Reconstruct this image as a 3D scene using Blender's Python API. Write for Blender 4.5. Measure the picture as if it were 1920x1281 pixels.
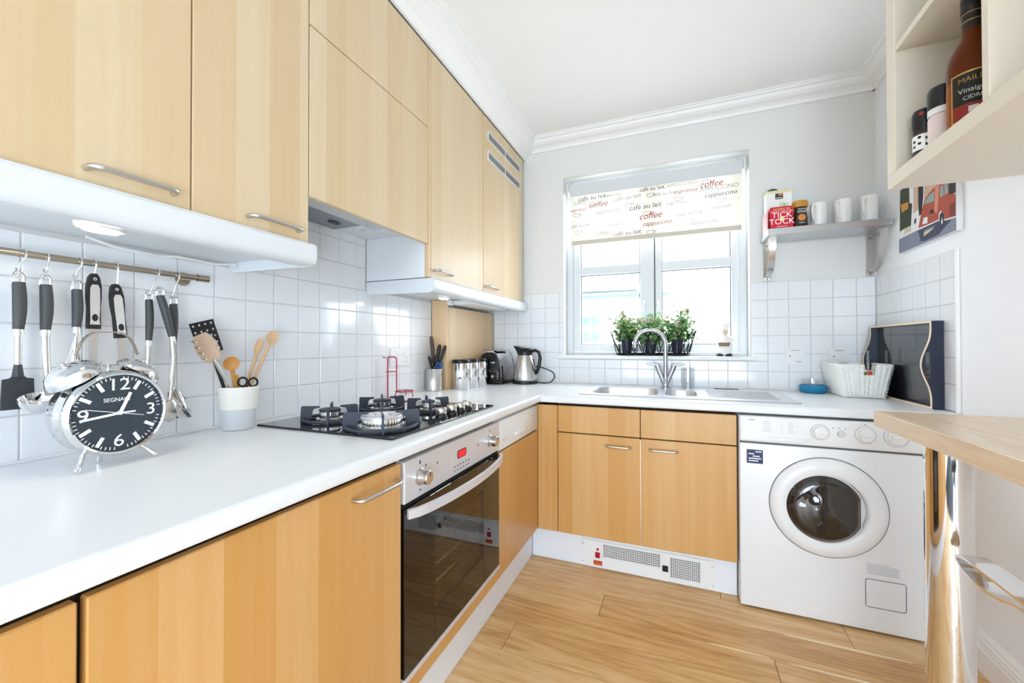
import bpy, bmesh, math, random
from mathutils import Vector, Matrix
random.seed(7)
for o in list(bpy.data.objects): bpy.data.objects.remove(o)
S = bpy.context.scene; COL = S.collection
R = math.radians

# ------------------------------------------------------------ camera
TH, PIT, ROL = R(22.0859), R(.5119), R(.1137)
def cam_vec(r, fw, up):
    r, up = r*math.cos(ROL)+up*math.sin(ROL), -r*math.sin(ROL)+up*math.cos(ROL)
    fw, up = fw*math.cos(PIT)-up*math.sin(PIT), fw*math.sin(PIT)+up*math.cos(PIT)
    return Vector((r*math.cos(TH)-fw*math.sin(TH), r*math.sin(TH)+fw*math.cos(TH), up))
cd = bpy.data.cameras.new('camera'); cam = bpy.data.objects.new('camera', cd); COL.objects.link(cam)
cd.sensor_width = 36; cd.sensor_fit = 'HORIZONTAL'; cd.lens = 36*765.8927/1920; cd.clip_start = .02
vr, vu, vf = cam_vec(1,0,0), cam_vec(0,0,1), cam_vec(0,1,0)
M = Matrix((vr, vu, -vf)).transposed().to_4x4(); M.translation = Vector((1.3142,-2.6418,1.0931))
cam.matrix_world = M
S.camera = cam

# ------------------------------------------------------------ world, lights, exposure
w = bpy.data.worlds.new('overcast_sky'); S.world = w; w.use_nodes = True
bg = w.node_tree.nodes['Background']; bg.inputs[0].default_value = (.84,.92,1,1); bg.inputs[1].default_value = 9.0
def area(name, loc, rot, sx, sy, power, col=(1,1,1)):
    l = bpy.data.lights.new(name, 'AREA'); l.shape = 'RECTANGLE'; l.size = sx; l.size_y = sy; l.energy = power; l.color = col
    o = bpy.data.objects.new(name, l); COL.objects.link(o); o.location = loc; o.rotation_euler = rot; return o
area('rear_fill_area', (1.1,-7.9,1.15), (R(96),0,0), 2.2, 2.0, 90, (.74,.88,1))  # unseen fill panel, added to light the room evenly from behind
portal = area('window_portal', (1.15,.27,1.61), (R(-90),0,0), 1.08, 1.18, 1); portal.data.cycles.is_portal = True
pl = bpy.data.lights.new('rear_fill_point', 'POINT'); pl.energy = 54; pl.shadow_soft_size = .4; pl.color = (.77,.89,1)  # added fill behind the camera, no lamp stands there
plo = bpy.data.objects.new('rear_fill_point', pl); COL.objects.link(plo); plo.location = (1.8,-3.75,.66)
S.cycles.diffuse_bounces = 6; S.cycles.max_bounces = 14
vs = S.view_settings
vs.view_transform = 'Standard'; vs.look = 'None'; vs.gamma = 1; vs.use_curve_mapping = False; vs.exposure = .48

# ------------------------------------------------------------ materials
def lin(c):
    if isinstance(c, str): c = [int(c[i:i+2],16)/255 for i in (0,2,4)]
    return tuple((x/12.92 if x <= .04045 else ((x+.055)/1.055)**2.4) for x in c)+(1,)
MATS = {}
def mat(name, col, rough=.5, metal=0, trans=0, ior=1.45, emit=None, es=0, bump=0, bscale=60, coat=0, spec=.5, var=0):
    if name in MATS: return MATS[name]
    m = bpy.data.materials.new(name); m.use_nodes = True; nt = m.node_tree; b = nt.nodes['Principled BSDF']
    b.inputs['Base Color'].default_value = lin(col); b.inputs['Roughness'].default_value = rough
    b.inputs['Metallic'].default_value = metal; b.inputs['Transmission Weight'].default_value = trans
    b.inputs['IOR'].default_value = ior; b.inputs['Coat Weight'].default_value = coat; b.inputs['Specular IOR Level'].default_value = spec
    if emit: b.inputs['Emission Color'].default_value = lin(emit); b.inputs['Emission Strength'].default_value = es
    if bump or var:
        g = nt.nodes.new('ShaderNodeNewGeometry'); n = nt.nodes.new('ShaderNodeTexNoise'); n.inputs['Scale'].default_value = bscale
        nt.links.new(g.outputs['Position'], n.inputs['Vector'])
        if bump:
            bp = nt.nodes.new('ShaderNodeBump'); bp.inputs['Strength'].default_value = bump; bp.inputs['Distance'].default_value = .002
            nt.links.new(n.outputs['Fac'], bp.inputs['Height']); nt.links.new(bp.outputs['Normal'], b.inputs['Normal'])
        if var:
            mx = nt.nodes.new('ShaderNodeMixRGB'); mx.blend_type = 'MULTIPLY'; mx.inputs[0].default_value = var
            mx.inputs[1].default_value = lin(col); nt.links.new(n.outputs['Color'], mx.inputs[2]); nt.links.new(mx.outputs[0], b.inputs['Base Color'])
    MATS[name] = m; return m
def ramp(nt, stops):
    r = nt.nodes.new('ShaderNodeValToRGB'); e = r.color_ramp.elements
    while len(e) < len(stops): e.new(.5)
    for x, (p, c) in zip(e, stops): x.position = p; x.color = lin(c)
    return r
def strip_wood(name, c0, c1, c2, rough=.38, scale=11):
    """veneer of vertical staves: random tone for each stave, fine vertical grain"""
    m = bpy.data.materials.new(name); m.use_nodes = True; nt = m.node_tree; L = nt.links; b = nt.nodes['Principled BSDF']
    g = nt.nodes.new('ShaderNodeNewGeometry'); s = nt.nodes.new('ShaderNodeSeparateXYZ'); L.new(g.outputs['Position'], s.inputs[0])
    a = nt.nodes.new('ShaderNodeMath'); a.operation = 'ADD'; L.new(s.outputs[0], a.inputs[0]); L.new(s.outputs[1], a.inputs[1])
    v = nt.nodes.new('ShaderNodeTexVoronoi'); v.voronoi_dimensions = '1D'; v.inputs['Scale'].default_value = scale; v.inputs['Randomness'].default_value = .75
    L.new(a.outputs[0], v.inputs['W'])
    sv = nt.nodes.new('ShaderNodeSeparateColor'); L.new(v.outputs['Color'], sv.inputs[0])
    cb = nt.nodes.new('ShaderNodeCombineXYZ'); mz = nt.nodes.new('ShaderNodeMath'); mz.operation = 'MULTIPLY'; mz.inputs[1].default_value = .035
    L.new(s.outputs[2], mz.inputs[0]); L.new(a.outputs[0], cb.inputs[0]); L.new(mz.outputs[0], cb.inputs[2]); L.new(sv.outputs[1], cb.inputs[1])
    n = nt.nodes.new('ShaderNodeTexNoise'); n.inputs['Scale'].default_value = 55; n.inputs['Detail'].default_value = 5; L.new(cb.outputs[0], n.inputs['Vector'])
    n2 = nt.nodes.new('ShaderNodeTexNoise'); n2.inputs['Scale'].default_value = 9; n2.inputs['Detail'].default_value = 3; L.new(cb.outputs[0], n2.inputs['Vector'])
    ad = nt.nodes.new('ShaderNodeMath'); ad.operation = 'MULTIPLY_ADD'; ad.inputs[1].default_value = .42; L.new(n.outputs['Fac'], ad.inputs[0])
    k = nt.nodes.new('ShaderNodeMath'); k.operation = 'MULTIPLY'; k.inputs[1].default_value = .36; L.new(sv.outputs[0], k.inputs[0]); L.new(k.outputs[0], ad.inputs[2])
    ad2 = nt.nodes.new('ShaderNodeMath'); ad2.operation = 'MULTIPLY_ADD'; ad2.inputs[1].default_value = .3; L.new(n2.outputs['Fac'], ad2.inputs[0]); L.new(ad.outputs[0], ad2.inputs[2])
    r = ramp(nt, [(.25,c0),(.55,c1),(.85,c2)]); L.new(ad2.outputs[0], r.inputs[0]); L.new(r.outputs[0], b.inputs['Base Color'])
    b.inputs['Roughness'].default_value = rough
    MATS[name] = m; return m
def oak(name, c0, c1, c2, rough=.35, axis=0, rnd=True):
    """oak with long grain along axis (0 = X, 1 = Y) and per-object tone"""
    m = bpy.data.materials.new(name); m.use_nodes = True; nt = m.node_tree; L = nt.links; b = nt.nodes['Principled BSDF']
    g = nt.nodes.new('ShaderNodeNewGeometry'); oi = nt.nodes.new('ShaderNodeObjectInfo')
    mp = nt.nodes.new('ShaderNodeMapping'); sc = [1,1,1]; sc[axis] = .09; mp.inputs['Scale'].default_value = sc; L.new(g.outputs['Position'], mp.inputs['Vector'])
    off = nt.nodes.new('ShaderNodeVectorMath'); off.operation = 'SCALE'; off.inputs[0].default_value = (0,0,9)
    L.new(oi.outputs['Random'], off.inputs['Scale']); L.new(off.outputs[0], mp.inputs['Location'])
    wv = nt.nodes.new('ShaderNodeTexNoise'); wv.inputs['Scale'].default_value = 9; wv.inputs['Detail'].default_value = 2; wv.inputs['Distortion'].default_value = 1.2; L.new(mp.outputs[0], wv.inputs['Vector'])
    fine = nt.nodes.new('ShaderNodeTexNoise'); fine.inputs['Scale'].default_value = 130; fine.inputs['Detail'].default_value = 4; L.new(mp.outputs[0], fine.inputs['Vector'])
    wa = nt.nodes.new('ShaderNodeMath'); wa.operation = 'MULTIPLY'; wa.inputs[1].default_value = 9; L.new(wv.outputs['Fac'], wa.inputs[0])
    fr = nt.nodes.new('ShaderNodeMath'); fr.operation = 'PINGPONG'; fr.inputs[1].default_value = 1; L.new(wa.outputs[0], fr.inputs[0])
    a = nt.nodes.new('ShaderNodeMath'); a.operation = 'MULTIPLY_ADD'; a.inputs[1].default_value = .25; L.new(fr.outputs[0], a.inputs[0])
    f2 = nt.nodes.new('ShaderNodeMath'); f2.operation = 'MULTIPLY'; f2.inputs[1].default_value = .5; L.new(fine.outputs['Fac'], f2.inputs[0]); L.new(f2.outputs[0], a.inputs[2])
    r_ = nt.nodes.new('ShaderNodeMath'); r_.operation = 'MULTIPLY_ADD'; r_.inputs[1].default_value = .3 if rnd else 0; L.new(oi.outputs['Random'], r_.inputs[0]); L.new(a.outputs[0], r_.inputs[2])
    r = ramp(nt, [(.15,c0),(.45,c1),(.8,c2)]); L.new(r_.outputs[0], r.inputs[0]); L.new(r.outputs[0], b.inputs['Base Color'])
    b.inputs['Roughness'].default_value = rough
    bp = nt.nodes.new('ShaderNodeBump'); bp.inputs['Strength'].default_value = .12; bp.inputs['Distance'].default_value = .001
    L.new(fine.outputs['Fac'], bp.inputs['Height']); L.new(bp.outputs['Normal'], b.inputs['Normal'])
    MATS[name] = m; return m
def brushed(name, col, rough, axis):
    m = mat(name, col, rough, 1); nt = m.node_tree; L = nt.links; b = nt.nodes['Principled BSDF']
    g = nt.nodes.new('ShaderNodeNewGeometry'); mp = nt.nodes.new('ShaderNodeMapping'); sc = [300,300,300]; sc[axis] = 6; mp.inputs['Scale'].default_value = sc
    n = nt.nodes.new('ShaderNodeTexNoise'); n.inputs['Scale'].default_value = 1; L.new(g.outputs['Position'], mp.inputs['Vector']); L.new(mp.outputs[0], n.inputs['Vector'])
    bp = nt.nodes.new('ShaderNodeBump'); bp.inputs['Strength'].default_value = .08; bp.inputs['Distance'].default_value = .0005
    L.new(n.outputs['Fac'], bp.inputs['Height']); L.new(bp.outputs['Normal'], b.inputs['Normal']); return m
def clear(name, tint=(1,1,1), gloss=.08, rough=0):
    m = bpy.data.materials.new(name); m.use_nodes = True; nt = m.node_tree; nt.nodes.remove(nt.nodes['Principled BSDF'])
    out = nt.nodes['Material Output']; t = nt.nodes.new('ShaderNodeBsdfTransparent'); t.inputs[0].default_value = (*tint,1)
    gl = nt.nodes.new('ShaderNodeBsdfGlossy'); gl.inputs['Roughness'].default_value = rough; mx = nt.nodes.new('ShaderNodeMixShader'); mx.inputs[0].default_value = gloss
    nt.links.new(t.outputs[0], mx.inputs[1]); nt.links.new(gl.outputs[0], mx.inputs[2]); nt.links.new(mx.outputs[0], out.inputs[0]); MATS[name] = m; return m
def cloth(name, col, translucency=.5):
    m = bpy.data.materials.new(name); m.use_nodes = True; nt = m.node_tree; nt.nodes.remove(nt.nodes['Principled BSDF'])
    out = nt.nodes['Material Output']; d = nt.nodes.new('ShaderNodeBsdfDiffuse'); t = nt.nodes.new('ShaderNodeBsdfTranslucent'); mx = nt.nodes.new('ShaderNodeMixShader'); mx.inputs[0].default_value = translucency
    d.inputs[0].default_value = lin(col); t.inputs[0].default_value = lin(col)
    nt.links.new(d.outputs[0], mx.inputs[1]); nt.links.new(t.outputs[0], mx.inputs[2]); nt.links.new(mx.outputs[0], out.inputs[0]); MATS[name] = m; return m

strip_wood('beech_pale_lit', 'd4b88f', 'dac39d', 'e1ceaf', .36)  # wall units: paler beech, with white light falling on them put into the tone
strip_wood('beech_honey', 'c7934f', 'cd9d5f', 'd7ad77', .34)
strip_wood('board_wood', 'd8b488', 'dfc097', 'e8d0ac', .4, 16)
oak('oak_floor', 'b4824a', 'ddb27a', 'f0d1a2', .3, 0)
oak('oak_bar', 'd0b28f', 'e0caae', 'ebddca', .3, 1, False)
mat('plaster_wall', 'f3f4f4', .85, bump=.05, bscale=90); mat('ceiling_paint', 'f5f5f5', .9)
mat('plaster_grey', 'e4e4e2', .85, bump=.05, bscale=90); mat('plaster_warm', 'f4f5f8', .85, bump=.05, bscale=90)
mat('gloss_trim', 'f4f4f3', .4); mat('upvc', 'd6d9dc', .3); mat('pelmet_white', 'dfe3e6', .3)
mat('tile_glaze', 'eaecef', .12, bump=.05, bscale=14, coat=.3); mat('grout', 'd2d2d2', .9); mat('carcase_white', 'e9edf0', .35)
mat('worktop', 'e8eaec', .3, bump=.02, bscale=300); mat('plinth_grey', 'ebeff5', .35, var=.08, bscale=9); mat('dark_gap', '0d0b0a', .8)
mat('chrome', 'e9e9ea', .06, 1); mat('steel', 'd3d0cb', .22, 1); mat('tap_chrome', 'b9bcc4', .1, 1); mat('chrome_soft', 'e6e6e8', .13, 1); brushed('brushed_steel', 'cfcdca', .28, 2); brushed('brushed_long', 'd6d6d8', .25, 1)
brushed('shelf_steel', 'cccdcf', .3, 0); brushed('sink_steel', 'e2e3e6', .32, 0); mat('oven_silver', 'd9d9de', .38, .35); mat('oven_enamel', '8a847a', .5); mat('nickel', 'b9ad9c', .27, 1); mat('handle_alu', 'cfcdca', .28, 1)
mat('hob_glass', '07080b', .03, coat=.5); mat('cast_iron', '3a3f4c', .55); mat('oven_glass', '0a0807', .02, coat=.4); mat('black_plastic', '141518', .3); mat('black_rubber', '1a1b1d', .55)
mat('rubber_grey', '3d3f40', .5); mat('silicone_dark', '34363c', .45); mat('white_plastic', 'e8e9ea', .28); mat('enamel_white', 'e6e7e9', .25)
mat('panel_grey', 'd5d4d6', .3, .5); mat('red_plastic', 'b01020', .3); mat('red_wire', 'c01b40', .3); mat('orange_print', 'd2572d', .5); mat('ink', '55585c', .6); mat('ink_pale', 'b9babd', .6)
mat('display_red', '7a0a12', .3, emit='ff2030', es=.9); mat('lamp_glow', 'fff6e0', .4, emit='fff1d8', es=14)
mat('hood_grey', '8f969e', .35, .6); mat('sapwood', 'f3dfbd', .35); mat('navy_enamel', '232c44', .35); mat('sticker_navy', '222a5a', .4); mat('white_ink', 'fbfbfb', .5); mat('clock_face', '364049', .5)
mat('ceramic_cream', 'f3f0e8', .3); mat('ceramic_grey', 'd3d8dc', .45); mat('spoon_wood', 'c98d4c', .55, var=.2, bscale=30); mat('spoon_pale', 'dcb78f', .55, var=.15, bscale=30); mat('server_beige', 'e6cdb2', .5)
mat('knife_brown', '4b382e', .45); mat('blue_plastic', '1e5cb8', .3); mat('yellow_plastic', 'e0a73a', .4)
mat('leaf_green', '4f8a3c', .5, var=.5, bscale=70); mat('leaf_light', 'b4dc94', .5, var=.4, bscale=60); mat('petal', 'f6e6d6', .6); mat('pot_dark', '2a3040', .4); mat('wire_black', '15151b', .35, .4)
mat('blue_glass', '3a9cc8', .12, trans=.35, ior=1.2); clear('glass_clear', (.97,.98,.98), .1); clear('pane_glass', (.98,.99,1), .05)
mat('wicker_white', 'fbfaf7', .6, bump=.15, bscale=300); mat('tray_navy', '14151f', .12, coat=.6); mat('tray_side', '262b3f', .3); mat('tray_edge', 'eed8b8', .4)
mat('cabinet_maple', 'e6dccb', .4, var=.06, bscale=20); mat('vinegar', '6e3415', .06, trans=.25, ior=1.2); mat('vinegar_light', 'b2601f', .08, trans=.35, ior=1.2); mat('label_black', '17140f', .5); mat('label_red', '8f2016', .5); mat('gold', 'cfa45a', .35, .8); mat('green_card', 'a5c95a', .5); mat('salt_pink', 'ead9d6', .5)
mat('tea_red', 'cf1230', .45); mat('carton_white', 'eef0ee', .5); mat('carton_yellow', 'e6dfa0', .5); mat('carton_pink', 'e9b9bb', .5); mat('coffee_brown', '4b2a1c', .15); mat('lid_ochre', 'c9912f', .35); mat('label_dark', '3a2e2c', .5); mat('label_orange', 'd98a3a', .5); mat('bag_teal', '1f4852', .4); mat('mug_white', 'f2f2f0', .2)
mat('skin_pink', 'e8c9b4', .6); mat('shoe_dark', '23262f', .4); mat('wicker_brown', '8a7a63', .7); mat('figurine_white', 'f3f1ee', .5)
mat('pr_road', '8d93a3', .6, var=.45, bscale=150); mat('pr_shadow', '3c4058', .6); mat('pr_wall', 'e5d9b8', .6, var=.45, bscale=150); mat('pr_wall2', 'e2c0a4', .6, var=.45, bscale=150); mat('pr_green', '3f4b33', .6, var=.45, bscale=150); mat('pr_car', 'c0563e', .6, var=.45, bscale=150); mat('pr_car_lt', 'd98a74', .6); mat('pr_win', '8ea39f', .6); mat('pr_orange', 'cf8f35', .6); mat('pr_dark', '23202a', .6); mat('pr_white', 'e4e4e6', .6); mat('pr_deep', '7a2d22', .6)
mat('render_white', 'e8e6e2', .9); mat('far_blue', '3c4c60', .5); mat('gutter_blue', '35465a', .5)
cloth('blind_cloth', 'eeebe3', .35); cloth('blind_hem', 'd6d0c0', .12); mat('print_brown', '4a4038', .7); mat('print_red', 'a3352c', .7); mat('print_grey', '9d9690', .7)

# ------------------------------------------------------------ mesh helpers (world coordinates unless local=True)
WM = {}
def B(): return bmesh.new()
def box(bm, x0, x1, y0, y1, z0, z1, bev=0, seg=1):
    g = bmesh.ops.create_cube(bm, size=1)['verts']
    for v in g: v.co = Vector((x0 if v.co.x < 0 else x1, y0 if v.co.y < 0 else y1, z0 if v.co.z < 0 else z1))
    if bev:
        es = list({e for v in g for e in v.link_edges}); bmesh.ops.bevel(bm, geom=es, offset=bev, segments=seg, affect='EDGES', profile=.5)
    return bm
def frame_of(d):
    d = d.normalized(); a = Vector((0,0,1)) if abs(d.z) < .9 else Vector((1,0,0)); u = d.cross(a).normalized(); return u, d.cross(u).normalized()
def tube(bm, pts, r, seg=8, closed=False, caps=True, flat=None):
    """tube through pts; r number or list; flat=(width vector, w, h) sweeps a rectangle"""
    pts = [Vector(p) for p in pts]; n = len(pts); rs = r if isinstance(r, (list,tuple)) else [r]*n; rings = []; pu = None
    for i, p in enumerate(pts):
        a = pts[(i-1) % n] if (closed or i > 0) else p; b = pts[(i+1) % n] if (closed or i < n-1) else p
        d = (b-a); d = d.normalized() if d.length > 1e-9 else Vector((0,0,1))
        if pu is None: u, v = frame_of(d)
        else:
            u = (pu - d*pu.dot(d)); u = u.normalized() if u.length > 1e-6 else frame_of(d)[0]; v = d.cross(u).normalized()
        pu = u; rings.append([bm.verts.new(p + (u*math.cos(2*math.pi*k/seg) + v*math.sin(2*math.pi*k/seg))*rs[i]) for k in range(seg)])
    m = n if closed else n-1
    for i in range(m):
        A, C = rings[i], rings[(i+1) % n]
        for k in range(seg): bm.faces.new((A[k], A[(k+1) % seg], C[(k+1) % seg], C[k]))
    if caps and not closed: bm.faces.new(list(reversed(rings[0]))); bm.faces.new(rings[-1])
    return bm
def ribbon(bm, pts, wvec, w, t, closed=False):
    """flat bar: section w along wvec, thickness t in the bending plane"""
    pts = [Vector(p) for p in pts]; wv = Vector(wvec).normalized()*w/2; n = len(pts); rings = []
    for i, p in enumerate(pts):
        a = pts[(i-1) % n] if (closed or i > 0) else p; b = pts[(i+1) % n] if (closed or i < n-1) else p
        nrm = (b-a).cross(wv).normalized()*t/2
        rings.append([bm.verts.new(p+q) for q in (wv+nrm, wv-nrm, -wv-nrm, -wv+nrm)])
    for i in range(n if closed else n-1):
        A, C = rings[i], rings[(i+1) % n]
        for k in range(4): bm.faces.new((A[k], A[(k+1) % 4], C[(k+1) % 4], C[k]))
    if not closed: bm.faces.new(list(reversed(rings[0]))); bm.faces.new(rings[-1])
    return bm
def lathe(bm, prof, c=(0,0,0), seg=24, axis=None, sx=1, sy=1):
    """revolve [(radius, height)] about axis through c"""
    c = Vector(c); ax = Vector(axis).normalized() if axis else Vector((0,0,1))
    if axis: u, v = frame_of(ax)
    else: u, v = Vector((1,0,0)), Vector((0,1,0))
    rings = []
    for r, h in prof:
        if r < 1e-6: rings.append([bm.verts.new(c+ax*h)])
        else: rings.append([bm.verts.new(c+ax*h+u*(r*sx*math.cos(2*math.pi*k/seg))+v*(r*sy*math.sin(2*math.pi*k/seg))) for k in range(seg)])
    for A, C in zip(rings, rings[1:]):
        if len(A) == 1 and len(C) == 1: continue
        for k in range(seg):
            k2 = (k+1) % seg
            if len(A) == 1: bm.faces.new((A[0], C[k2], C[k]))
            elif len(C) == 1: bm.faces.new((A[k], A[k2], C[0]))
            else: bm.faces.new((A[k], A[k2], C[k2], C[k]))
    return bm
def cyl(bm, p0, p1, r, seg=16): return tube(bm, [p0, p1], r, seg)
def prism(bm, poly, o, ux, uy, depth):
    """polygon [(a,b)] in plane (ux,uy) at o, extruded by vector depth"""
    o, ux, uy, dp = Vector(o), Vector(ux), Vector(uy), Vector(depth)
    A = [bm.verts.new(o+ux*a+uy*b) for a, b in poly]; C = [bm.verts.new(v.co+dp) for v in A]; n = len(A)
    bm.faces.new(A); bm.faces.new(list(reversed(C)))
    for i in range(n): bm.faces.new((A[i], C[i], C[(i+1) % n], A[(i+1) % n]))
    return bm
def disc_pts(n, r, a0=0, a1=2*math.pi, ry=None): return [(r*math.cos(a0+(a1-a0)*i/n), (ry or r)*math.sin(a0+(a1-a0)*i/n)) for i in range(n)]
def rrect(w, h, r, n=4):
    pts = []
    for cx, cy, a in ((w/2-r,h/2-r,0),(-w/2+r,h/2-r,90),(-w/2+r,-h/2+r,180),(w/2-r,-h/2+r,270)):
        for i in range(n+1): t = R(a+90*i/n); pts.append((cx+r*math.cos(t), cy+r*math.sin(t)))
    return pts
def obj(name, bm, m, parent=None, local=False, smooth=None, kind=None):
    mats = m if isinstance(m, (list,tuple)) else [m]
    bmesh.ops.recalc_face_normals(bm, faces=bm.faces)
    if parent is not None and not local:
        bm.transform(WM[parent.name].inverted())
    me = bpy.data.meshes.new(name); bm.to_mesh(me); bm.free()
    for x in mats: me.materials.append(MATS[x])
    if smooth: me.polygons.foreach_set('use_smooth', [True]*len(me.polygons)); me.set_sharp_from_angle(angle=R(smooth))
    o = bpy.data.objects.new(name, me); COL.objects.link(o)
    if parent is not None: o.parent = parent; WM[o.name] = WM[parent.name]
    else: WM[o.name] = Matrix.Identity(4)
    if kind: o['kind'] = kind
    return o
def thing(name, label, cat, loc=(0,0,0), rz=0, group=None):
    o = bpy.data.objects.new(name, None); COL.objects.link(o); o.location = loc; o.rotation_euler = (0,0,rz); o.empty_display_size = .02
    o['label'] = label; o['category'] = cat
    if group: o['group'] = group
    WM[o.name] = Matrix.Translation(loc) @ Matrix.Rotation(rz, 4, 'Z'); return o
def tag(o, label, cat, group=None):
    o['label'] = label; o['category'] = cat
    if group: o['group'] = group
    return o
def struct(name, bm, m, smooth=None): o = obj(name, bm, m, None, smooth=smooth); o['kind'] = 'structure'; return o
def text(name, s, size, loc, ux, uy, m, parent, depth=.0004, align='CENTER', shear=0, sx=1):
    cu = bpy.data.curves.new('t', 'FONT'); cu.body = s; cu.size = size; cu.align_x = align; cu.align_y = 'CENTER'; cu.extrude = depth; cu.shear = shear; cu.resolution_u = 3
    to = bpy.data.objects.new('t', cu); COL.objects.link(to); dg = bpy.context.evaluated_depsgraph_get()
    me = bpy.data.meshes.new_from_object(to.evaluated_get(dg)); bpy.data.objects.remove(to); bpy.data.curves.remove(cu)
    ux, uy = Vector(ux).normalized(), Vector(uy).normalized(); n = ux.cross(uy); T = Matrix((ux*sx, uy, n)).transposed().to_4x4(); T.translation = Vector(loc)
    me.transform(T); me.transform(WM[parent.name].inverted()); me.name = name; me.materials.clear(); me.materials.append(MATS[m])
    o = bpy.data.objects.new(name, me); COL.objects.link(o); o.parent = parent; WM[o.name] = WM[parent.name]; return o
def handle(parent, a, b, n, stand=.03, r=.005):
    """bow handle from a to b on a face with outward normal n"""
    a, b, n = Vector(a), Vector(b), Vector(n); d = (b-a).normalized(); c = .016; pts = [a, a+n*(stand-c)]
    for i in range(1, 5): t = R(90*i/4); pts.append(a+n*(stand-c+c*math.sin(t))+d*(c-c*math.cos(t)))
    q = [b, b+n*(stand-c)]
    for i in range(1, 5): t = R(90*i/4); q.append(b+n*(stand-c+c*math.sin(t))-d*(c-c*math.cos(t)))
    bm = B(); tube(bm, pts+list(reversed(q)), r, 10); return obj('handle', bm, 'handle_alu', parent, smooth=40)
XV, YV, ZV = Vector((1,0,0)), Vector((0,1,0)), Vector((0,0,1))

# ------------------------------------------------------------ room shell
XR, CE = 2.264, 2.48; YB = -8.0; ZW = .842; P = .0996; TZ = .8440
bm = B(); box(bm, -.3, 2.6, YB, .3, -.08, -.012); floor = struct('floor', bm, 'dark_gap')
bm = B(); box(bm, -.3, 2.6, YB, .3, CE, CE+.1); struct('ceiling', bm, 'ceiling_paint')
bm = B(); box(bm, -.3, -.008, YB, .25, -.01, CE); wl = struct('wall_left', bm, 'plaster_wall')
bm = B(); box(bm, XR, 2.6, YB, .25, -.01, CE); wr = struct('wall_right', bm, 'plaster_warm')
bm = B(); box(bm, -.3, 2.6, YB-.1, YB, -.01, CE); struct('wall_rear', bm, 'plaster_wall')
WX0, WX1, WZ0, WZ1 = .611, 1.694, 1.012, 2.207
bm = B()
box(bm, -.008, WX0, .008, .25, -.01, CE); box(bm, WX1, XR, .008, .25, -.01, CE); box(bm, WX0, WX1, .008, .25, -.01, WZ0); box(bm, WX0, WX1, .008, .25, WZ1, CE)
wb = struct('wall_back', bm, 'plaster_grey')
# floor planks
xs_rows = {}
def plank(x0, x1, y0, y1):
    bm = B(); g = .0008; box(bm, x0+g, x1-g, y0+g, y1-g, -.012, 0, .0012); obj('plank', bm, 'oak_floor', floor)
joint = {-.82:[1.012], -.976:[1.618], -.664:[1.9], -1.132:[.72,2.1], -1.288:[1.25], -1.444:[.9], -1.6:[1.7]}
y = -.196
while y > -3.4:
    js = [0.0] + (joint.get(round(y,3)) or [random.uniform(.7,1.9)]) + [2.262]
    for a, b in zip(js, js[1:]): plank(a, b, y-.156, y)
    y -= .156
for x0, x1, yy, ww in ((1.663,2.071,-.8205,.013),(1.40,1.615,-.9745,.008),(1.64,2.2,-.9795,.009)):   # pale sapwood streaks along two joints
    bm = B(); n = 24; up = []; dn = []
    for i in range(n+1):
        t = i/n; h = ww*math.sin(math.pi*t)**.6; up.append(((x1-x0)*t, h/2)); dn.append(((x1-x0)*t, -h/2))
    prism(bm, up[1:-1]+list(reversed(dn[1:-1])), (x0, yy, .0), XV, YV, (0,0,.0004)); obj('sapwood_streak', bm, 'sapwood', floor)
# tiles
def tile_mesh(w, h, ax):
    bm = B(); t = .007; g = .0016
    if ax == 0: box(bm, -t, 0, g, w-g, g, h-g, .0012)
    elif ax == 1: box(bm, g, w-g, 0, t, g, h-g, .0012)
    else: box(bm, 0, t, g, w-g, g, h-g, .0012)
    me = bpy.data.meshes.new('tile'); bmesh.ops.recalc_face_normals(bm, faces=bm.faces); bm.to_mesh(me); bm.free(); me.materials.append(MATS['tile_glaze']); return me
TM = {}
def tile(wall, ax, a0, a1, z0, z1, fixed):
    if a1-a0 < .012 or z1-z0 < .012: return
    k = (ax, round(a1-a0,4), round(z1-z0,4))
    if k not in TM: TM[k] = tile_mesh(a1-a0, z1-z0, ax)
    o = bpy.data.objects.new('tile', TM[k]); COL.objects.link(o); o.parent = wall
    o.location = (fixed, a0, z0) if ax != 1 else (a0, fixed, z0)
def grid(wall, ax, start, lo, hi, z0, z1, fixed, holes=()):
    n0 = math.floor((lo-start)/P); n1 = math.ceil((hi-start)/P)
    for i in range(n0, n1):
        a0, a1 = max(lo, start+i*P), min(hi, start+(i+1)*P)
        k = 0
        while TZ+k*P < z1-.005:
            b0, b1 = max(z0, TZ+k*P), min(z1, TZ+(k+1)*P); k += 1
            aa0, aa1, bb0, bb1 = a0, a1, b0, b1
            for hx0, hx1, hz0, hz1 in holes:
                if aa1 > hx0 and aa0 < hx1 and bb1 > hz0 and bb0 < hz1:
                    if bb0 < hz0-.005:
                        if aa0 < hx0-.005: tile(wall, ax, aa0, hx0, hz0, bb1, fixed)
                        if aa1 > hx1+.005: tile(wall, ax, hx1, aa1, hz0, bb1, fixed)
                        bb1 = hz0
                    elif aa0 < hx0-.005: aa1 = hx0
                    elif aa1 > hx1+.005: aa0 = hx1
                    else: aa1 = aa0
            tile(wall, ax, aa0, aa1, bb0, bb1, fixed)
grid(wl, 0, -1.527, -2.75, -.638, TZ, TZ+5*P, 0); grid(wl, 0, -1.527, -1.78, -1.172, TZ+5*P, 1.578, 0)
grid(wb, 1, 1.779, .102, 2.257, TZ, TZ+6*P, 0, holes=((WX0-.002, WX1+.002, 1.0, 3),))
grid(wr, 2, -.549, -.648, -.001, TZ, TZ+6*P, 2.258)
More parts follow.
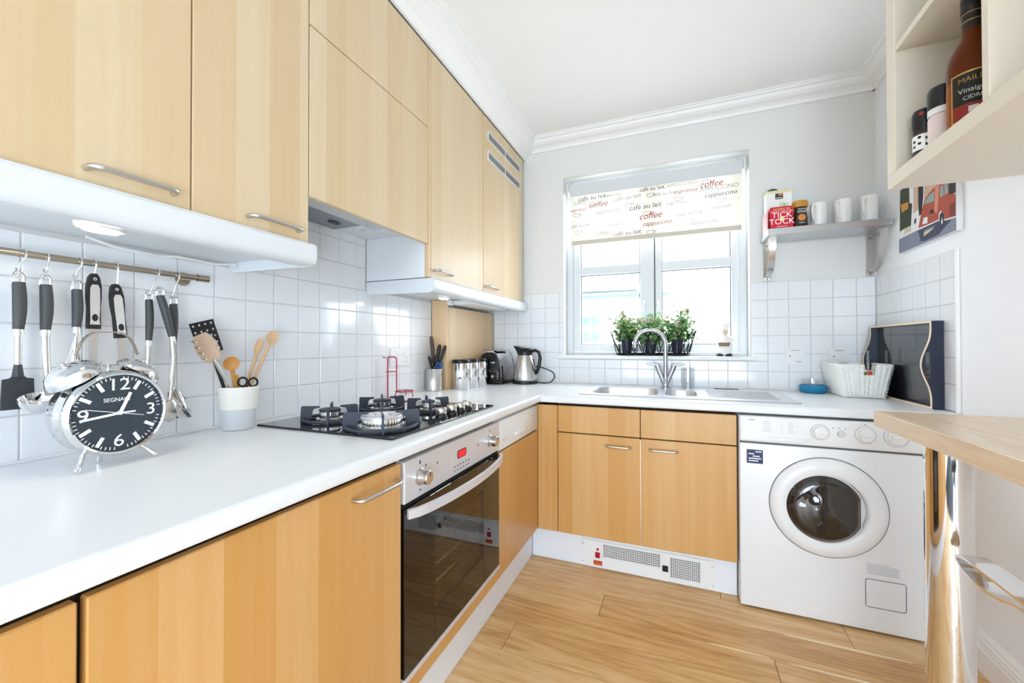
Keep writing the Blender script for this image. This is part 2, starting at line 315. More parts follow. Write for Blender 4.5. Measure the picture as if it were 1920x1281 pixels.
for nm, args, wl_ in (('grout', (-.008,-.0022,-2.75,-.638,TZ,1.578), wl), ('grout', (2.2602,XR,-.648,0,TZ,TZ+6*P), wr)):
    bm = B(); box(bm, *args); obj(nm, bm, 'grout', wl_)
bm = B(); box(bm, .102, WX0, .0022, .008, TZ, TZ+6*P); box(bm, WX1, 2.26, .0022, .008, TZ, TZ+6*P); box(bm, WX0, WX1, .0022, .008, TZ, 1.0); obj('grout', bm, 'grout', wb)
bm = B(); box(bm, 2.2535, XR, -.66, -.648, ZW, TZ+6*P+.004, .002); obj('edge_trim', bm, 'gloss_trim', wr)
# cornices
prof = [(0,0),(0,-.075),(.012,-.075),(.016,-.06),(.03,-.05),(.052,-.043),(.068,-.032),(.074,-.018),(.088,-.016),(.09,-.008),(.1,-.006),(.1,0)]
bm = B(); prism(bm, prof, (.335, .008, CE), (0,-1,0), ZV, (XR-.335,0,0)); struct('trim_1', bm, 'gloss_trim')
profl = [(0,0),(0,-.112),(.012,-.112),(.016,-.1),(.03,-.085),(.058,-.07),(.074,-.05),(.082,-.03),(.096,-.026),(.1,-.012),(.112,-.009),(.112,0)]
bm = B(); prism(bm, profl, (.336, .008, CE), XV, ZV, (0,YB,0)); box(bm, -.008, .30, YB, .008, 2.366, CE-.0005); struct('trim_2', bm, 'gloss_trim')
bm = B(); prism(bm, prof, (XR, .008, CE), (-1,0,0), ZV, (0,YB,0)); struct('trim_3', bm, 'gloss_trim')
# skirting board on the right wall
sk = [(0,0),(.02,0),(.02,.075),(.017,.08),(.017,.085),(.02,.09),(.017,.095),(.017,.1),(.02,.105),(.014,.112),(.014,.118),(.008,.125),(0,.128)]
bm = B(); prism(bm, sk, (XR, -.66, 0), (-1,0,0), ZV, (0,-3.5,0)); struct('baseboard_right', bm, 'gloss_trim')

# ------------------------------------------------------------ window
bm = B(); box(bm, WX0-.038, WX1+.026, -.03, .135, 1.003, 1.026, .006, 2); sill = struct('trim_4', bm, 'gloss_trim', 40)
FY0, FY1 = .10, .16
bm = B()
box(bm, WX0, WX0+.045, FY0, FY1, 1.026, WZ1, .003); box(bm, WX1-.045, WX1, FY0, FY1, 1.026, WZ1, .003); box(bm, WX0+.045, WX1-.045, FY0, FY1, WZ1-.045, WZ1, .003); box(bm, WX0+.045, WX1-.045, FY0, FY1, 1.026, 1.045, .003)
win = struct('window_1', bm, 'upvc')
def sash(x0, x1, gx0, gx1):
    bm = B(); y0, y1 = FY0-.012, FY1-.012
    zb, zt = 1.047, WZ1-.047
    box(bm, x0, gx0, y0, y1, zb, zt, .004); box(bm, gx1, x1, y0, y1, zb, zt, .004)
    box(bm, gx0, gx1, y0, y1, zb, 1.095, .004); box(bm, gx0, gx1, y0, y1, zt-.055, zt, .004); box(bm, gx0, gx1, y0, y1, 1.561, 1.618, .004)
    s = obj('sash', bm, 'upvc', win)
    for z0, z1 in ((1.095,1.561),(1.618,zt-.055)):
        bm = B(); box(bm, gx0, gx1, FY0+.015, FY0+.021, z0, z1); obj('pane', bm, 'pane_glass', s)
        bm = B(); t = .005
        box(bm, gx0, gx0+t, FY0+.004, FY0+.014, z0, z1); box(bm, gx1-t, gx1, FY0+.004, FY0+.014, z0, z1); box(bm, gx0+t, gx1-t, FY0+.004, FY0+.014, z0, z0+t); box(bm, gx0+t, gx1-t, FY0+.004, FY0+.014, z1-t, z1)
        obj('gasket', bm, 'ink', s)
    return s
sash(.66, 1.178, .707, 1.092); sash(1.184, 1.645, 1.222, 1.609)
bm = B(); box(bm, 1.1782, 1.1838, FY0+.002, FY0+.03, 1.05, WZ1-.05); obj('sash_seal', bm, 'ink', win)
for xh in (1.118, 1.2):
    bm = B(); box(bm, xh-.007, xh+.007, .079, .088, 1.33, 1.375, .003); box(bm, xh-.005, xh+.005, .066, .080, 1.345, 1.358, .002); box(bm, xh-.005, xh+.005, .062, .070, 1.30, 1.358, .003); obj('window_handle', bm, 'panel_grey', win, smooth=30)
# roller blind
rb = thing('roller_blind', 'cream roller blind printed with coffee words, half lowered at the window', 'blind', (1.16,.03,1.75))
bm = B(); cyl(bm, (.652,.035,2.13), (1.664,.035,2.13), .026, 16); obj('roller', bm, 'blind_cloth', rb, smooth=40)
for xx in (.638, 1.668): bm = B(); box(bm, xx, xx+.01, .0, .066, 2.09, 2.165, .002); obj('bracket', bm, 'white_plastic', rb)
bm = B(); box(bm, .655, 1.661, .006, .012, 2.075, 2.152, .002); obj('valance', bm, 'upvc', rb)
bm = B(); box(bm, .664, 1.656, .016, .0172, 1.775, 2.12); fab = obj('fabric', bm, 'blind_cloth', rb)
bm = B(); box(bm, .664, 1.656, .010, .022, 1.752, 1.780, .004, 2); obj('bottom_bar', bm, 'blind_hem', rb)
words = [('cafe au lait',.80,2.055,.042,'print_brown',4,0),('coffee',.84,2.005,.05,'print_red',6,.25),('cappuccino',.93,2.055,.022,'print_brown',4,0),('cafe au lait',1.02,2.025,.04,'print_grey',5,.2),('cafe au lait',1.17,2.06,.034,'print_brown',3,0),('espresso',1.36,2.02,.036,'print_red',5,.2),('coffee',1.50,2.04,.05,'print_red',6,.25),('cappuccino',1.55,1.975,.038,'print_brown',4,.2),('espresso',.71,1.985,.032,'print_red',6,.2),('cappuccino',.90,1.955,.036,'print_grey',4,.1),('cafe au lait',1.13,1.955,.045,'print_brown',4,.1),('cafe au lait',1.24,2.02,.03,'print_grey',3,.1),
 ('coffee',1.16,1.893,.055,'print_red',6,.25),('espresso',1.31,1.955,.032,'print_grey',5,.1),('cappuccino',1.20,1.845,.038,'print_red',4,.2),('cafe au lait',.72,1.88,.034,'print_grey',5,.1),('espresso',.95,1.86,.03,'print_grey',4,.1),('cafe au lait',1.38,1.88,.034,'print_grey',5,.1),('espresso',1.55,1.90,.03,'print_grey',4,.1),('coffee',.86,1.815,.04,'print_grey',5,.2),('cafe au lait',1.02,1.80,.04,'print_brown',4,.1),('cappuccino',1.46,1.82,.034,'print_grey',4,.1),('CAPPUCCINO',1.53,2.012,.036,'print_grey',3,0),('CAPPUCCINO',1.33,2.062,.03,'print_grey',3,0),('CAFE',.72,2.03,.035,'print_grey',3,0)]
for s_, x_, z_, sz, m_, tl, sh in words:
    text('lettering', s_.replace('cafe','caf\u00e9') if s_.islower() else s_, sz, (x_, .0156, z_), (math.cos(R(tl*.4)),0,math.sin(R(tl*.4))), (-math.sin(R(tl*.4)),0,math.cos(R(tl*.4))), m_, fab, depth=.0002, shear=sh)
for cx_, cz_, m_ in ((.80,2.02,'print_brown'),(1.03,1.985,'print_brown'),(1.16,2.03,'print_brown'),(1.32,1.985,'print_brown'),(1.47,2.065,'print_brown'),(1.14,1.92,'print_red'),(.71,1.845,'print_grey'),(.70,1.96,'print_brown'),(1.16,1.80,'print_brown'),(1.38,1.845,'print_grey'),(1.55,1.945,'print_grey')):
    bm = B(); pts = [(cx_+.022*math.cos(a), .0154, cz_+.022*math.sin(a)) for a in [math.pi+math.pi*i/8 for i in range(9)]] ; tube(bm, pts, .0011, 4, closed=True)
    tube(bm, [(cx_+.021+.009*math.sin(a), .0154, cz_-.008+.008*math.cos(a)) for a in [math.pi*i/5 for i in range(6)]], .001, 4); obj('cup_print', bm, m_, fab)

# ------------------------------------------------------------ outside the window
nh = thing('neighbouring_house', 'pale rendered house across the way seen through window panes', 'building', (.5,6.5,-3))
bm = B(); box(bm, -6, .95, 6.2, 9.5, -3, 2.08); obj('wall', bm, 'render_white', nh)
bm = B(); box(bm, -6.2, 1.16, 6.05, 9.7, 2.0805, 2.15, .01); rf = obj('roof', bm, 'gutter_blue', nh)
bm = B(); box(bm, -6.2, .52, 6.15, 9.7, 2.2305, 2.26); obj('ridge_board', bm, 'gutter_blue', rf); bm = B(); box(bm, -6.2, .5, 6.3, 9.7, 2.1505, 2.23); obj('roof_wall', bm, 'render_white', rf)
for x0 in (-.62,-.41):
    for z0 in (1.5,1.17):
        bm = B(); box(bm, x0, x0+.16, 6.15, 6.22, z0, z0+.2, .005); f = obj('window', bm, 'far_blue', nh)
        bm = B(); box(bm, x0-.012, x0, 6.14, 6.2, z0-.01, z0+.21); box(bm, x0, x0+.16, 6.14, 6.2, z0+.2, z0+.21); obj('window_frame', bm, 'render_white', f)

# ------------------------------------------------------------ base units
ZU = .805; XF, YF = .648, -.657; ZB = .16; ZG = .659
wt = B()
def bull(bm, o, along, out, depth, z0=ZU, z1=ZW, r=.014):
    pass
prof_w = [(0,ZU),(0,ZW)]
e = .671; a = [(-.001,ZU),(-.001,ZW)] + [(e-.014+.014*math.sin(t), ZW-.014+.014*math.cos(t)) for t in [R(15*i) for i in range(7)]] + [(e-.008+.008*math.cos(t), ZU+.008-.008*math.sin(t)) for t in [R(30*i) for i in range(4)]]
prism(wt, [(x, z) for x, z in a if True], (0, -3.3, 0), XV, ZV, (0, 3.3-.677, 0))                       # left run
box(wt, 0, .671, -.677, -.0005, ZU, ZW)                                                                    # corner
fr = .677
b_ = [(.62,ZU),(.62,ZW)] + [(fr-.014+.014*math.sin(t), ZW-.014+.014*math.cos(t)) for t in [R(15*i) for i in range(7)]] + [(fr-.008+.008*math.cos(t), ZU+.008-.008*math.sin(t)) for t in [R(30*i) for i in range(4)]]
prism(wt, b_, (.671,0,0), (0,-1,0), ZV, (2.2575-.671,0,0))
SX0, SX1, SY0, SY1 = .872, 1.422, -.555, -.15                                                           # sink cut-out
box(wt, .671, SX0, -.62, -.0005, ZU, ZW); box(wt, SX1, 2.2575, -.62, -.0005, ZU, ZW); box(wt, SX0, SX1, -.62, SY0, ZU, ZW); box(wt, SX0, SX1, SY1, -.0005, ZU, ZW)
tag(obj('worktop', wt, 'worktop', smooth=30), 'continuous white L-shaped worktop with rounded front edge', 'worktop')
bm = B(); box(bm, .0005, .008, -3.3, -.64, ZW, ZW+.006, .002); box(bm, .105, 2.257, -.008, -.0005, ZW, ZW+.005, .002); tag(obj('sealant_strip', bm, 'white_plastic'), 'white sealant bead where worktop meets the tiles', 'sealant')

def carcase(bm, x0, x1, y0, y1, z0=ZB, z1=ZU-.002, open_ax='x', t=.016):
    """open box without top; front side left open for the door"""
    box(bm, x0, x1, y0, y1, z0, z0+t)
    if open_ax == 'x': box(bm, x0, x1, y0, y0+t, z0+t, z1); box(bm, x0, x1, y1-t, y1, z0+t, z1); box(bm, x0, x0+t, y0+t, y1-t, z0+t, z1)
    else: box(bm, x0, x0+t, y0, y1, z0+t, z1); box(bm, x1-t, x1, y0, y1, z0+t, z1); box(bm, x0+t, x1-t, y1-t, y1, z0+t, z1)
def base_left(y0, y1, label, hd=True):
    t = thing('base_cabinet', label, 'cabinet', (.3,(y0+y1)/2,ZB), group='beech base units')
    bm = B(); carcase(bm, .03, XF-.02, y0+.001, y1-.001, t=.016); obj('carcase', bm, 'carcase_white', t)
    bm = B(); box(bm, XF-.018, XF, y0+.002, y1-.002, ZB, ZU-.018, .002); d = obj('door', bm, 'beech_honey', t)
    bm = B(); box(bm, XF-.0195, XF-.0186, y0-.0015, y1+.0015, ZB+.01, ZU-.003); obj('gap_shade_sheet', bm, 'dark_gap', t)  # dark sheet behind the door, paints shade into the gaps
    if hd: handle(d, (XF, y1-.175, .752), (XF, y1-.03, .752), XV)
    return t
base_left(-3.05, -2.38, 'honey beech base unit cut off at the lower left corner', False)
base_left(-2.376, -1.764, 'wide honey beech base unit with bow handle left of the oven')
# oven housing + oven
t = thing('oven_housing', 'beech strip and carcase holding the built-in oven', 'cabinet', (.3,-1.4535,ZB))
bm = B(); box(bm, .03, XF-.02, -1.761, -1.146, ZB, ZB+.016); box(bm, .03, XF-.02, -1.761, -1.749, ZB+.016, ZU-.002); box(bm, .03, XF-.02, -1.158, -1.146, ZB+.016, ZU-.002); obj('carcase', bm, 'carcase_white', t)
bm = B(); box(bm, XF-.018, XF, -1.760, -1.147, ZB, .205, .002); obj('lower_panel', bm, 'beech_honey', t)
OY0, OY1 = -1.758, -1.149
ov = thing('built_in_oven', 'steel built-in oven with black glass door and curved bar handle', 'oven', (.35,-1.4535,.21))
bm = B(); box(bm, .08, XF-.02, OY0+.012, OY1-.012, .214, .22); box(bm, .08, XF-.02, OY0+.012, OY1-.012, .785, .79); box(bm, .08, .09, OY0+.012, OY1-.012, .22, .785); box(bm, .09, XF-.02, OY0+.012, OY0+.02, .22, .785); box(bm, .09, XF-.02, OY1-.02, OY1-.012, .22, .785); obj('cavity', bm, 'oven_enamel', ov)
bm = B(); box(bm, XF-.018, XF+.004, OY0, OY1, .676, .787, .002); fp = obj('control_panel', bm, 'oven_silver', ov)
for yk in (-1.688, -1.236):
    bm = B(); lathe(bm, [(0,0),(.024,0),(.024,.004),(.0205,.006),(.019,.03),(.0165,.033),(0,.033)], (XF+.004, yk, .731), 24, XV); k = obj('knob', bm, 'steel', fp, smooth=35)
    bm = B(); box(bm, XF+.037, XF+.0385, yk-.0015, yk+.0015, .735, .748); obj('pointer', bm, 'ink', k)
bm = B(); prism(bm, rrect(.058,.026,.006), (XF+.004,-1.452,.738), YV, ZV, (.0012,0,0)); dp = obj('display', bm, 'black_plastic', fp)
text('digits', '12:45', .019, (XF+.0056,-1.452,.738), YV, ZV, 'display_red', dp)
bm = B(); prism(bm, rrect(.05,.02,.004), (XF+.0052,-1.452,.738), YV, ZV, (.0002,0,0)); obj('display_window', bm, 'display_red', dp)
bm = B()
for i in range(6): box(bm, XF+.004, XF+.0062, -1.503+i*.019, -1.497+i*.019, .702, .707, .001); box(bm, XF+.004, XF+.0044, -1.504+i*.019, -1.496+i*.019, .69, .693)
for yy, zz in ((-1.688,.768),(-1.688,.772),(-1.600,.745),(-1.335,.738),(-1.236,.768),(-1.66,.755),(-1.688,.694)): box(bm, XF+.004, XF+.0045, yy-.003, yy+.003, zz-.003, zz+.003)
obj('panel_markings', bm, 'ink', fp)
bm = B(); box(bm, XF-.018, XF-.002, OY0+.004, OY1-.004, .662, .675); obj('door_gap', bm, 'dark_gap', ov)
GY0, GY1, GZ0, GZ1 = -1.612, -1.292, .318, .56
bm = B(); y0, y1, z0, z1 = OY0, OY1, .222, .661
box(bm, XF-.016, XF+.004, y0, GY0, z0, z1, .0015); box(bm, XF-.016, XF+.004, GY1, y1, z0, z1, .0015); box(bm, XF-.016, XF+.004, GY0, GY1, z0, GZ0, .0015); box(bm, XF-.016, XF+.004, GY0, GY1, GZ1, z1, .0015)
od = obj('oven_door', bm, 'oven_glass', ov)
clear('oven_window', (.68,.64,.58), .14)
bm = B(); box(bm, XF-.002, XF+.0038, GY0, GY1, GZ0, GZ1); obj('door_window', bm, 'oven_window', od)
bm = B(); box(bm, XF-.016, XF+.006, OY0, OY1, .207, .221, .001); obj('door_trim', bm, 'oven_silver', od)
n = 22; pts = []
for i in range(n+1):
    s = i/n; yy = OY0+.004+(OY1-OY0-.008)*s; out = .012+.046*math.sin(math.pi*s)**.55; pts.append((XF+out, yy, .652))
bm = B(); ribbon(bm, pts, (0,0,1), .024, .010); obj('door_handle', bm, 'oven_silver', od, smooth=40)
for z in (.345,.40,.47,.53):
    bm = B()
    for yy in [-1.735+.03*i for i in range(20)]: cyl(bm, (.12,yy,z), (.60,yy,z), .0018, 6)
    cyl(bm, (.60,-1.74,z), (.60,-1.17,z), .004, 8); cyl(bm, (.12,-1.74,z), (.12,-1.17,z), .004, 8); obj('oven_rack', bm, 'chrome_soft', ov)
# dishwasher
dw = thing('dishwasher', 'slim built-in dishwasher with white control strip and beech door', 'dishwasher', (.35,-.905,ZB))
bm = B(); box(bm, .06, XF-.02, -1.142, -.675, ZB+.005, ZU-.006); obj('body', bm, 'carcase_white', dw)
bm = B(); box(bm, XF-.018, XF+.002, -1.143, -.659, .668, .787, .003, 2); cp = obj('control_strip', bm, 'white_plastic', dw, smooth=40)
bm = B(); box(bm, XF+.002, XF+.010, -.98, -.86, .695, .712, .003, 2); obj('pull_grip', bm, 'white_plastic', cp, smooth=40)
bm = B()
for yy, zz in ((-.70,.715),(-.73,.745),(-.77,.752),(-1.08,.70),(-1.06,.705),(-1.1,.705)): prism(bm, disc_pts(10,.004), (XF+.002,yy,zz), YV, ZV, (.001,0,0))
obj('indicator', bm, 'ink_pale', cp)
bm = B(); box(bm, XF-.018, XF, -1.143, -.659, ZB, .658, .002); obj('door', bm, 'beech_honey', dw)
# sink cabinet
sc = thing('sink_cabinet', 'honey beech sink unit with two doors under the window', 'cabinet', (1.15,-.33,ZB))
bm = B(); carcase(bm, .756, 1.546, YF+.02, -.03, open_ax='y'); obj('carcase', bm, 'carcase_white', sc)
for x0, x1, hx in ((.756,1.149,(.995,1.108)),(1.152,1.546,(1.192,1.312))):
    bm = B(); box(bm, x0, x1, YF, YF+.018, ZB, ZG-.003, .002); d = obj('door', bm, 'beech_honey', sc)
    handle(d, (hx[0], YF, .613), (hx[1], YF, .613), (0,-1,0), .026)
    bm = B(); box(bm, x0, x1, YF, YF+.018, ZG+.002, ZU-.014, .002); obj('drawer_front', bm, 'beech_honey', sc)
bm = B(); box(bm, .757, 1.545, YF+.0185, YF+.0195, ZB+.02, ZU-.004); obj('gap_shade_sheet', bm, 'dark_gap', sc)  # dark sheet standing in for the shade between the fronts
bm = B(); box(bm, 1.1485, 1.1525, YF+.002, YF+.016, ZB+.01, ZG-.01); obj('gap_strip', bm, 'handle_alu', sc)
bm = B(); box(bm, XF+.002, .753, YF, YF+.018, ZB, ZU-.014, .002); box(bm, XF-.016, XF, -.656, YF+.018, ZB, ZU-.014); tag(obj('corner_filler', bm, 'beech_honey'), 'narrow beech filler panel in the inner corner beside sink unit', 'panel')
t = thing('end_panel', 'narrow beech end panel between washing machine and right wall', 'panel', (2.2,-.65,0))
bm = B(); box(bm, 2.152, 2.2575, YF+.01, YF+.028, ZB, ZU-.004, .002); obj('panel', bm, 'beech_honey', t)
bm = B(); box(bm, 2.152, 2.2575, YF+.035, YF+.05, .001, ZB-.004); obj('foot_panel', bm, 'plinth_grey', t)
# plinths
bm = B(); box(bm, .592, .607, -3.3, -.619, .001, .135); tag(obj('plinth', bm, 'plinth_grey'), 'pale grey plinth board below oven run', 'plinth')
bm = B(); box(bm, .609, 1.548, -.618, -.603, .001, .152); tag(obj('plinth', bm, 'plinth_grey'), 'pale grey plinth board under sink unit, heater fixed to it', 'plinth')
# kick-space heater
ht = thing('plinth_heater', 'white plinth heater with square vent grilles and red switch', 'heater', (1.16,-.62,.004))
HX0, HX1 = .867, 1.461
def grille(x0, x1, z0, z1, nx, nz):
    bm = B(); dx, dz = (x1-x0)/nx, (z1-z0)/nz
    for i in range(nx+1): box(bm, x0+i*dx-.0014, x0+i*dx+.0014, -.624, -.622, z0-.0014, z1+.0014)
    for j in range(nz+1): box(bm, x0, x1, -.6238, -.6222, z0+j*dz-.0014, z0+j*dz+.0014)
    o = obj('grille', bm, 'white_plastic', ht); bm = B(); box(bm, x0, x1, -.6215, -.6205, z0, z1); obj('grille_back', bm, 'dark_gap', o)
bm = B(); G1 = (.975,1.232,.062,.121); G2 = (1.278,1.40,.028,.116); f0, f1 = -.624, -.619
box(bm, HX0, G1[0], f0, f1, .006, .133); box(bm, G1[1], G2[0], f0, f1, .006, .133); box(bm, G2[1], HX1, f0, f1, .006, .133)
box(bm, G1[0], G1[1], f0, f1, .006, G1[2]); box(bm, G1[0], G1[1], f0, f1, G1[3], .133); box(bm, G2[0], G2[1], f0, f1, .006, G2[2]); box(bm, G2[0], G2[1], f0, f1, G2[3], .133)
obj('front_plate', bm, 'white_plastic', ht); grille(*G1, 32, 7); grille(*G2, 15, 11)
bm = B(); box(bm, .934, .957, -.630, -.624, .052, .079, .002); obj('rocker_switch', bm, 'red_plastic', ht)
bm = B(); box(bm, .940, .952, -.627, -.624, .088, .098, .001); obj('indicator_lamp', bm, 'red_plastic', ht)
bm = B(); box(bm, .925, .968, -.6246, -.624, .016, .038); wl_ = obj('warning_label', bm, 'orange_print', ht)
text('lettering', 'CAUTION', .0085, (.9465,-.6249,.031), XV, ZV, 'black_plastic', wl_)
bm = B(); box(bm, 1.243, 1.268, -.629, -.624, .048, .076, .002); obj('rocker_switch', bm, 'black_plastic', ht)
bm = B()
for xx in (.872,1.452):
    for zz in (.025,.11): lathe(bm, [(0,.002),(.003,.0015),(.004,0)], (xx,-.624,zz), 10, (0,-1,0))
obj('screw', bm, 'steel', ht)

# ------------------------------------------------------------ washing machine
wm = thing('washing_machine', 'white front-loading washing machine with round glass door', 'washing machine', (1.8485,-.4,0))
WF = -.691; wx0, wx1 = 1.552, 2.146
bm = B(); box(bm, wx0, wx1, WF+.02, -.12, .012, .796); obj('body', bm, 'enamel_white', wm)
bm = B(); box(bm, wx0, wx1, WF, WF+.02, .008, .684, .006, 3); ff = obj('front_panel', bm, 'enamel_white', wm, smooth=40)
bm = B(); box(bm, wx0, wx1, WF-.002, WF+.02, .690, .797, .008, 3); cpn = obj('control_panel', bm, 'white_plastic', wm, smooth=40)
bm = B(); box(bm, wx0+.003, wx1-.003, WF+.004, WF+.019, .683, .691); obj('shadow_gap', bm, 'ink', wm)
bm = B(); prism(bm, [(wx0+.006,.700),(wx0+.012,.793),(1.777,.793),(1.797,.700)], (0,WF-.005,0), XV, ZV, (0,.004,0)); dr = obj('detergent_drawer', bm, 'white_plastic', cpn)
bm = B(); prism(bm, [(1.655,.709),(1.795,.709),(1.793,.714),(1.66,.714)], (0,WF-.011,0), XV, ZV, (0,.006,0)); obj('drawer_grip', bm, 'panel_grey', dr)
bm = B()
for j in range(6):
    for x0, x1 in ((1.637,1.668),(1.70,1.706),(1.725,1.748),(1.757,1.762)): box(bm, x0, x1-.004*(j % 3), WF-.0055, WF-.005, .737+j*.008, .7385+j*.008)
box(bm, 1.585, 1.607, WF-.0055, WF-.005, .779, .785); obj('programme_table', bm, 'ink_pale', dr)
for xk, rk in ((1.831,.03),(1.974,.031),(2.066,.036)):
    bm = B(); lathe(bm, [(0,0),(rk,0),(rk,.003),(rk*.9,.005),(rk*.84,.006),(rk*.8,.016),(rk*.7,.019),(0,.019)], (xk,WF-.002,.748), 28, (0,-1,0)); k = obj('dial', bm, 'white_plastic', cpn, smooth=35)
    bm = B(); box(bm, xk-.02, xk+.02, WF-.026, WF-.02, .743, .753, .003, 2); obj('grip', bm, 'white_plastic', k, smooth=40)
    bm = B(); tube(bm, [(xk+rk*1.04*math.cos(a), WF-.0025, .748+rk*1.04*math.sin(a)) for a in [2*math.pi*i/32 for i in range(32)]], .0007, 4, closed=True); obj('ring', bm, 'ink_pale', k)
bm = B(); lathe(bm, [(0,0),(.013,0),(.0125,.006),(.011,.008),(0,.008)], (1.899,WF-.002,.746), 20, (0,-1,0)); obj('push_button', bm, 'panel_grey', cpn, smooth=35)
bm = B()
for xx, zz in ((1.873,.768),(1.893,.768),(1.913,.766),(1.974,.788)): prism(bm, disc_pts(8,.002), (xx,WF-.0025,zz), XV, ZV, (0,.0004,0))
obj('panel_marks', bm, 'ink', cpn)
CX, CZ = 1.851, .455
bm = B(); lathe(bm, [(.192,0),(.192,.004),(.186,.013),(.165,.02),(.135,.022),(.126,.016),(.122,.004),(.122,0)], (CX,WF,CZ), 64, (0,-1,0)); dn = obj('door_ring', bm, 'white_plastic', wm, smooth=40)
bm = B(); tube(bm, [(CX+.193*math.cos(a), WF-.001, CZ+.193*math.sin(a)) for a in [2*math.pi*i/64 for i in range(64)]], .0018, 6, closed=True); obj('door_seam', bm, 'ink', dn)
PX = 1.838
seg = []
for a in [2*math.pi*i/56 for i in range(56)]: seg.append((min(.125*math.cos(a)+0, .113), .127*math.sin(a)))
bm = B(); prism(bm, [(x*1.04, z*1.04) for x, z in seg], (PX,WF-.021,CZ), XV, ZV, (0,.006,0)); obj('porthole_rim', bm, 'panel_grey', dn, smooth=30)
bm = B(); prism(bm, seg, (PX,WF-.0225,CZ), XV, ZV, (0,.004,0)); obj('porthole_back', bm, 'dark_gap', dn, smooth=30)
mat('porthole_glass', '2b2723', .03, .35, coat=1)
bm = B(); N = 10
rings = []
for k in range(N+1):
    q = 1-k/N; h = .03*math.sqrt(max(0,1-q*q)); rings.append([bm.verts.new((PX+x*.985*q, WF-.0225-h-.012*math.sin(3*math.pi*q)*q*.3, CZ+z*.985*q)) for x, z in seg] if k < N else [bm.verts.new((PX,WF-.0525,CZ))])
for A_, C_ in zip(rings, rings[1:]):
    n_ = len(A_)
    for k in range(n_):
        k2 = (k+1) % n_
        if len(C_) == 1: bm.faces.new((A_[k], A_[k2], C_[0]))
        else: bm.faces.new((A_[k], A_[k2], C_[k2], C_[k]))
obj('porthole_glass', bm, 'porthole_glass', dn, smooth=60)
bm = B(); box(bm, 1.578, 1.637, WF-.0008, WF, .601, .658); stk = obj('sticker', bm, 'sticker_navy', wm)
bm = B()
for j, (x0, x1) in enumerate(((1.585,1.62),(1.585,1.63),(1.6,1.625),(1.585,1.605),(1.61,1.632))): box(bm, x0, x1, WF-.0012, WF-.0008, .61+j*.0095, .614+j*.0095)
obj('sticker_print', bm, 'white_ink', stk)
bm = B(); tube(bm, [(2.031+x, WF-.0004, .152+z) for x, z in rrect(.12,.105,.008)], .0012, 5, closed=True); obj('filter_flap', bm, 'ink', wm)
bm = B()
for j in range(7): box(bm, 1.976, 2.074-(.03 if j == 6 else .004*(j % 2)), WF-.0006, WF, .224+j*.006, .2262+j*.006)
obj('small_print', bm, 'ink_pale', wm)
bm = B()
for xx in (1.6,2.1):
    for yy in (-.65,-.17): cyl(bm, (xx,yy,0), (xx,yy,.013), .02, 12)
obj('foot', bm, 'black_rubber', wm)

# ------------------------------------------------------------ wall units
XUF = .334; ZUB, ZUT = 1.384, 2.363
def wall_unit(y0, y1, label, doors, name='wall_cabinet', z0=ZUB, handles=()):
    t = thing(name, label, 'cabinet', (.16,(y0+y1)/2,z0), group='beech wall units')
    bm = B(); box(bm, .002, XUF-.019, y0+.0012, y1-.0012, z0, ZUT); obj('carcase', bm, 'carcase_white', t)
    for i, (a, b, c, d) in enumerate(doors):
        bm = B(); box(bm, XUF-.018, XUF, a+.0015, b-.0015, c, d, .002); dd = obj('door', bm, 'beech_pale_lit', t)
        if i < len(handles) and handles[i]: handle(dd, (XUF,handles[i][0],handles[i][2]), (XUF,handles[i][1],handles[i][2]), XV, .028, .0055)
    return t
wall_unit(-2.66, -2.082, 'wide pale beech wall unit cut off at upper left', [(-2.66,-2.082,ZUB,ZUT)], handles=[(-2.255,-2.118,1.412)])
wall_unit(-2.082, -1.776, 'narrow pale beech wall unit left of the extractor cupboard', [(-2.082,-1.776,ZUB,ZUT)], handles=[(-1.958,-1.815,1.412)])
wall_unit(-1.775, -1.172, 'pale beech cupboard over the hob with two flap doors', [(-1.775,-1.172,2.025,ZUT),(-1.775,-1.172,1.524,2.021)], name='extractor_cupboard', z0=1.585)
wall_unit(-1.171, -.64, 'tall plain pale beech wall unit right of the extractor cupboard', [(-1.150,-.64,ZUB,ZUT)], handles=[(-1.13,-.99,1.418)])
u4 = wall_unit(-.639, -.024, 'pale beech wall unit with two vent grilles in the corner', [(-.639,-.024,ZUB,ZUT)], handles=[(-.62,-.47,1.418)])
for z0 in (2.243, 2.133):
    bm = B(); y0, y1, h = -.582, -.084, .05
    box(bm, XUF, XUF+.004, y0, y1, z0, z0+.005); box(bm, XUF, XUF+.004, y0, y1, z0+h-.005, z0+h); box(bm, XUF, XUF+.004, y0, y0+.006, z0+.005, z0+h-.005); box(bm, XUF, XUF+.004, y1-.006, y1, z0+.005, z0+h-.005); box(bm, XUF, XUF+.004, -.337, -.329, z0+.005, z0+h-.005)
    v = obj('vent_grille', bm, 'white_plastic', u4); bm = B(); box(bm, XUF+.0002, XUF+.001, y0+.006, y1-.006, z0+.005, z0+h-.005); obj('vent_back', bm, 'dark_gap', v)
    for k in range(5):
        bm = B(); box(bm, XUF+.001, XUF+.003, y0+.006, y1-.006, z0+.008+k*.0078, z0+.0105+k*.0078); obj('slat', bm, 'panel_grey', v)
bm = B(); box(bm, XUF-.0185, XUF-.0005, -1.1700, -1.1512, ZUB, ZUT, .001); tag(obj('cabinet_edge_strip', bm, 'board_wood'), 'thin beech edge strip beside the extractor cupboard', 'trim')
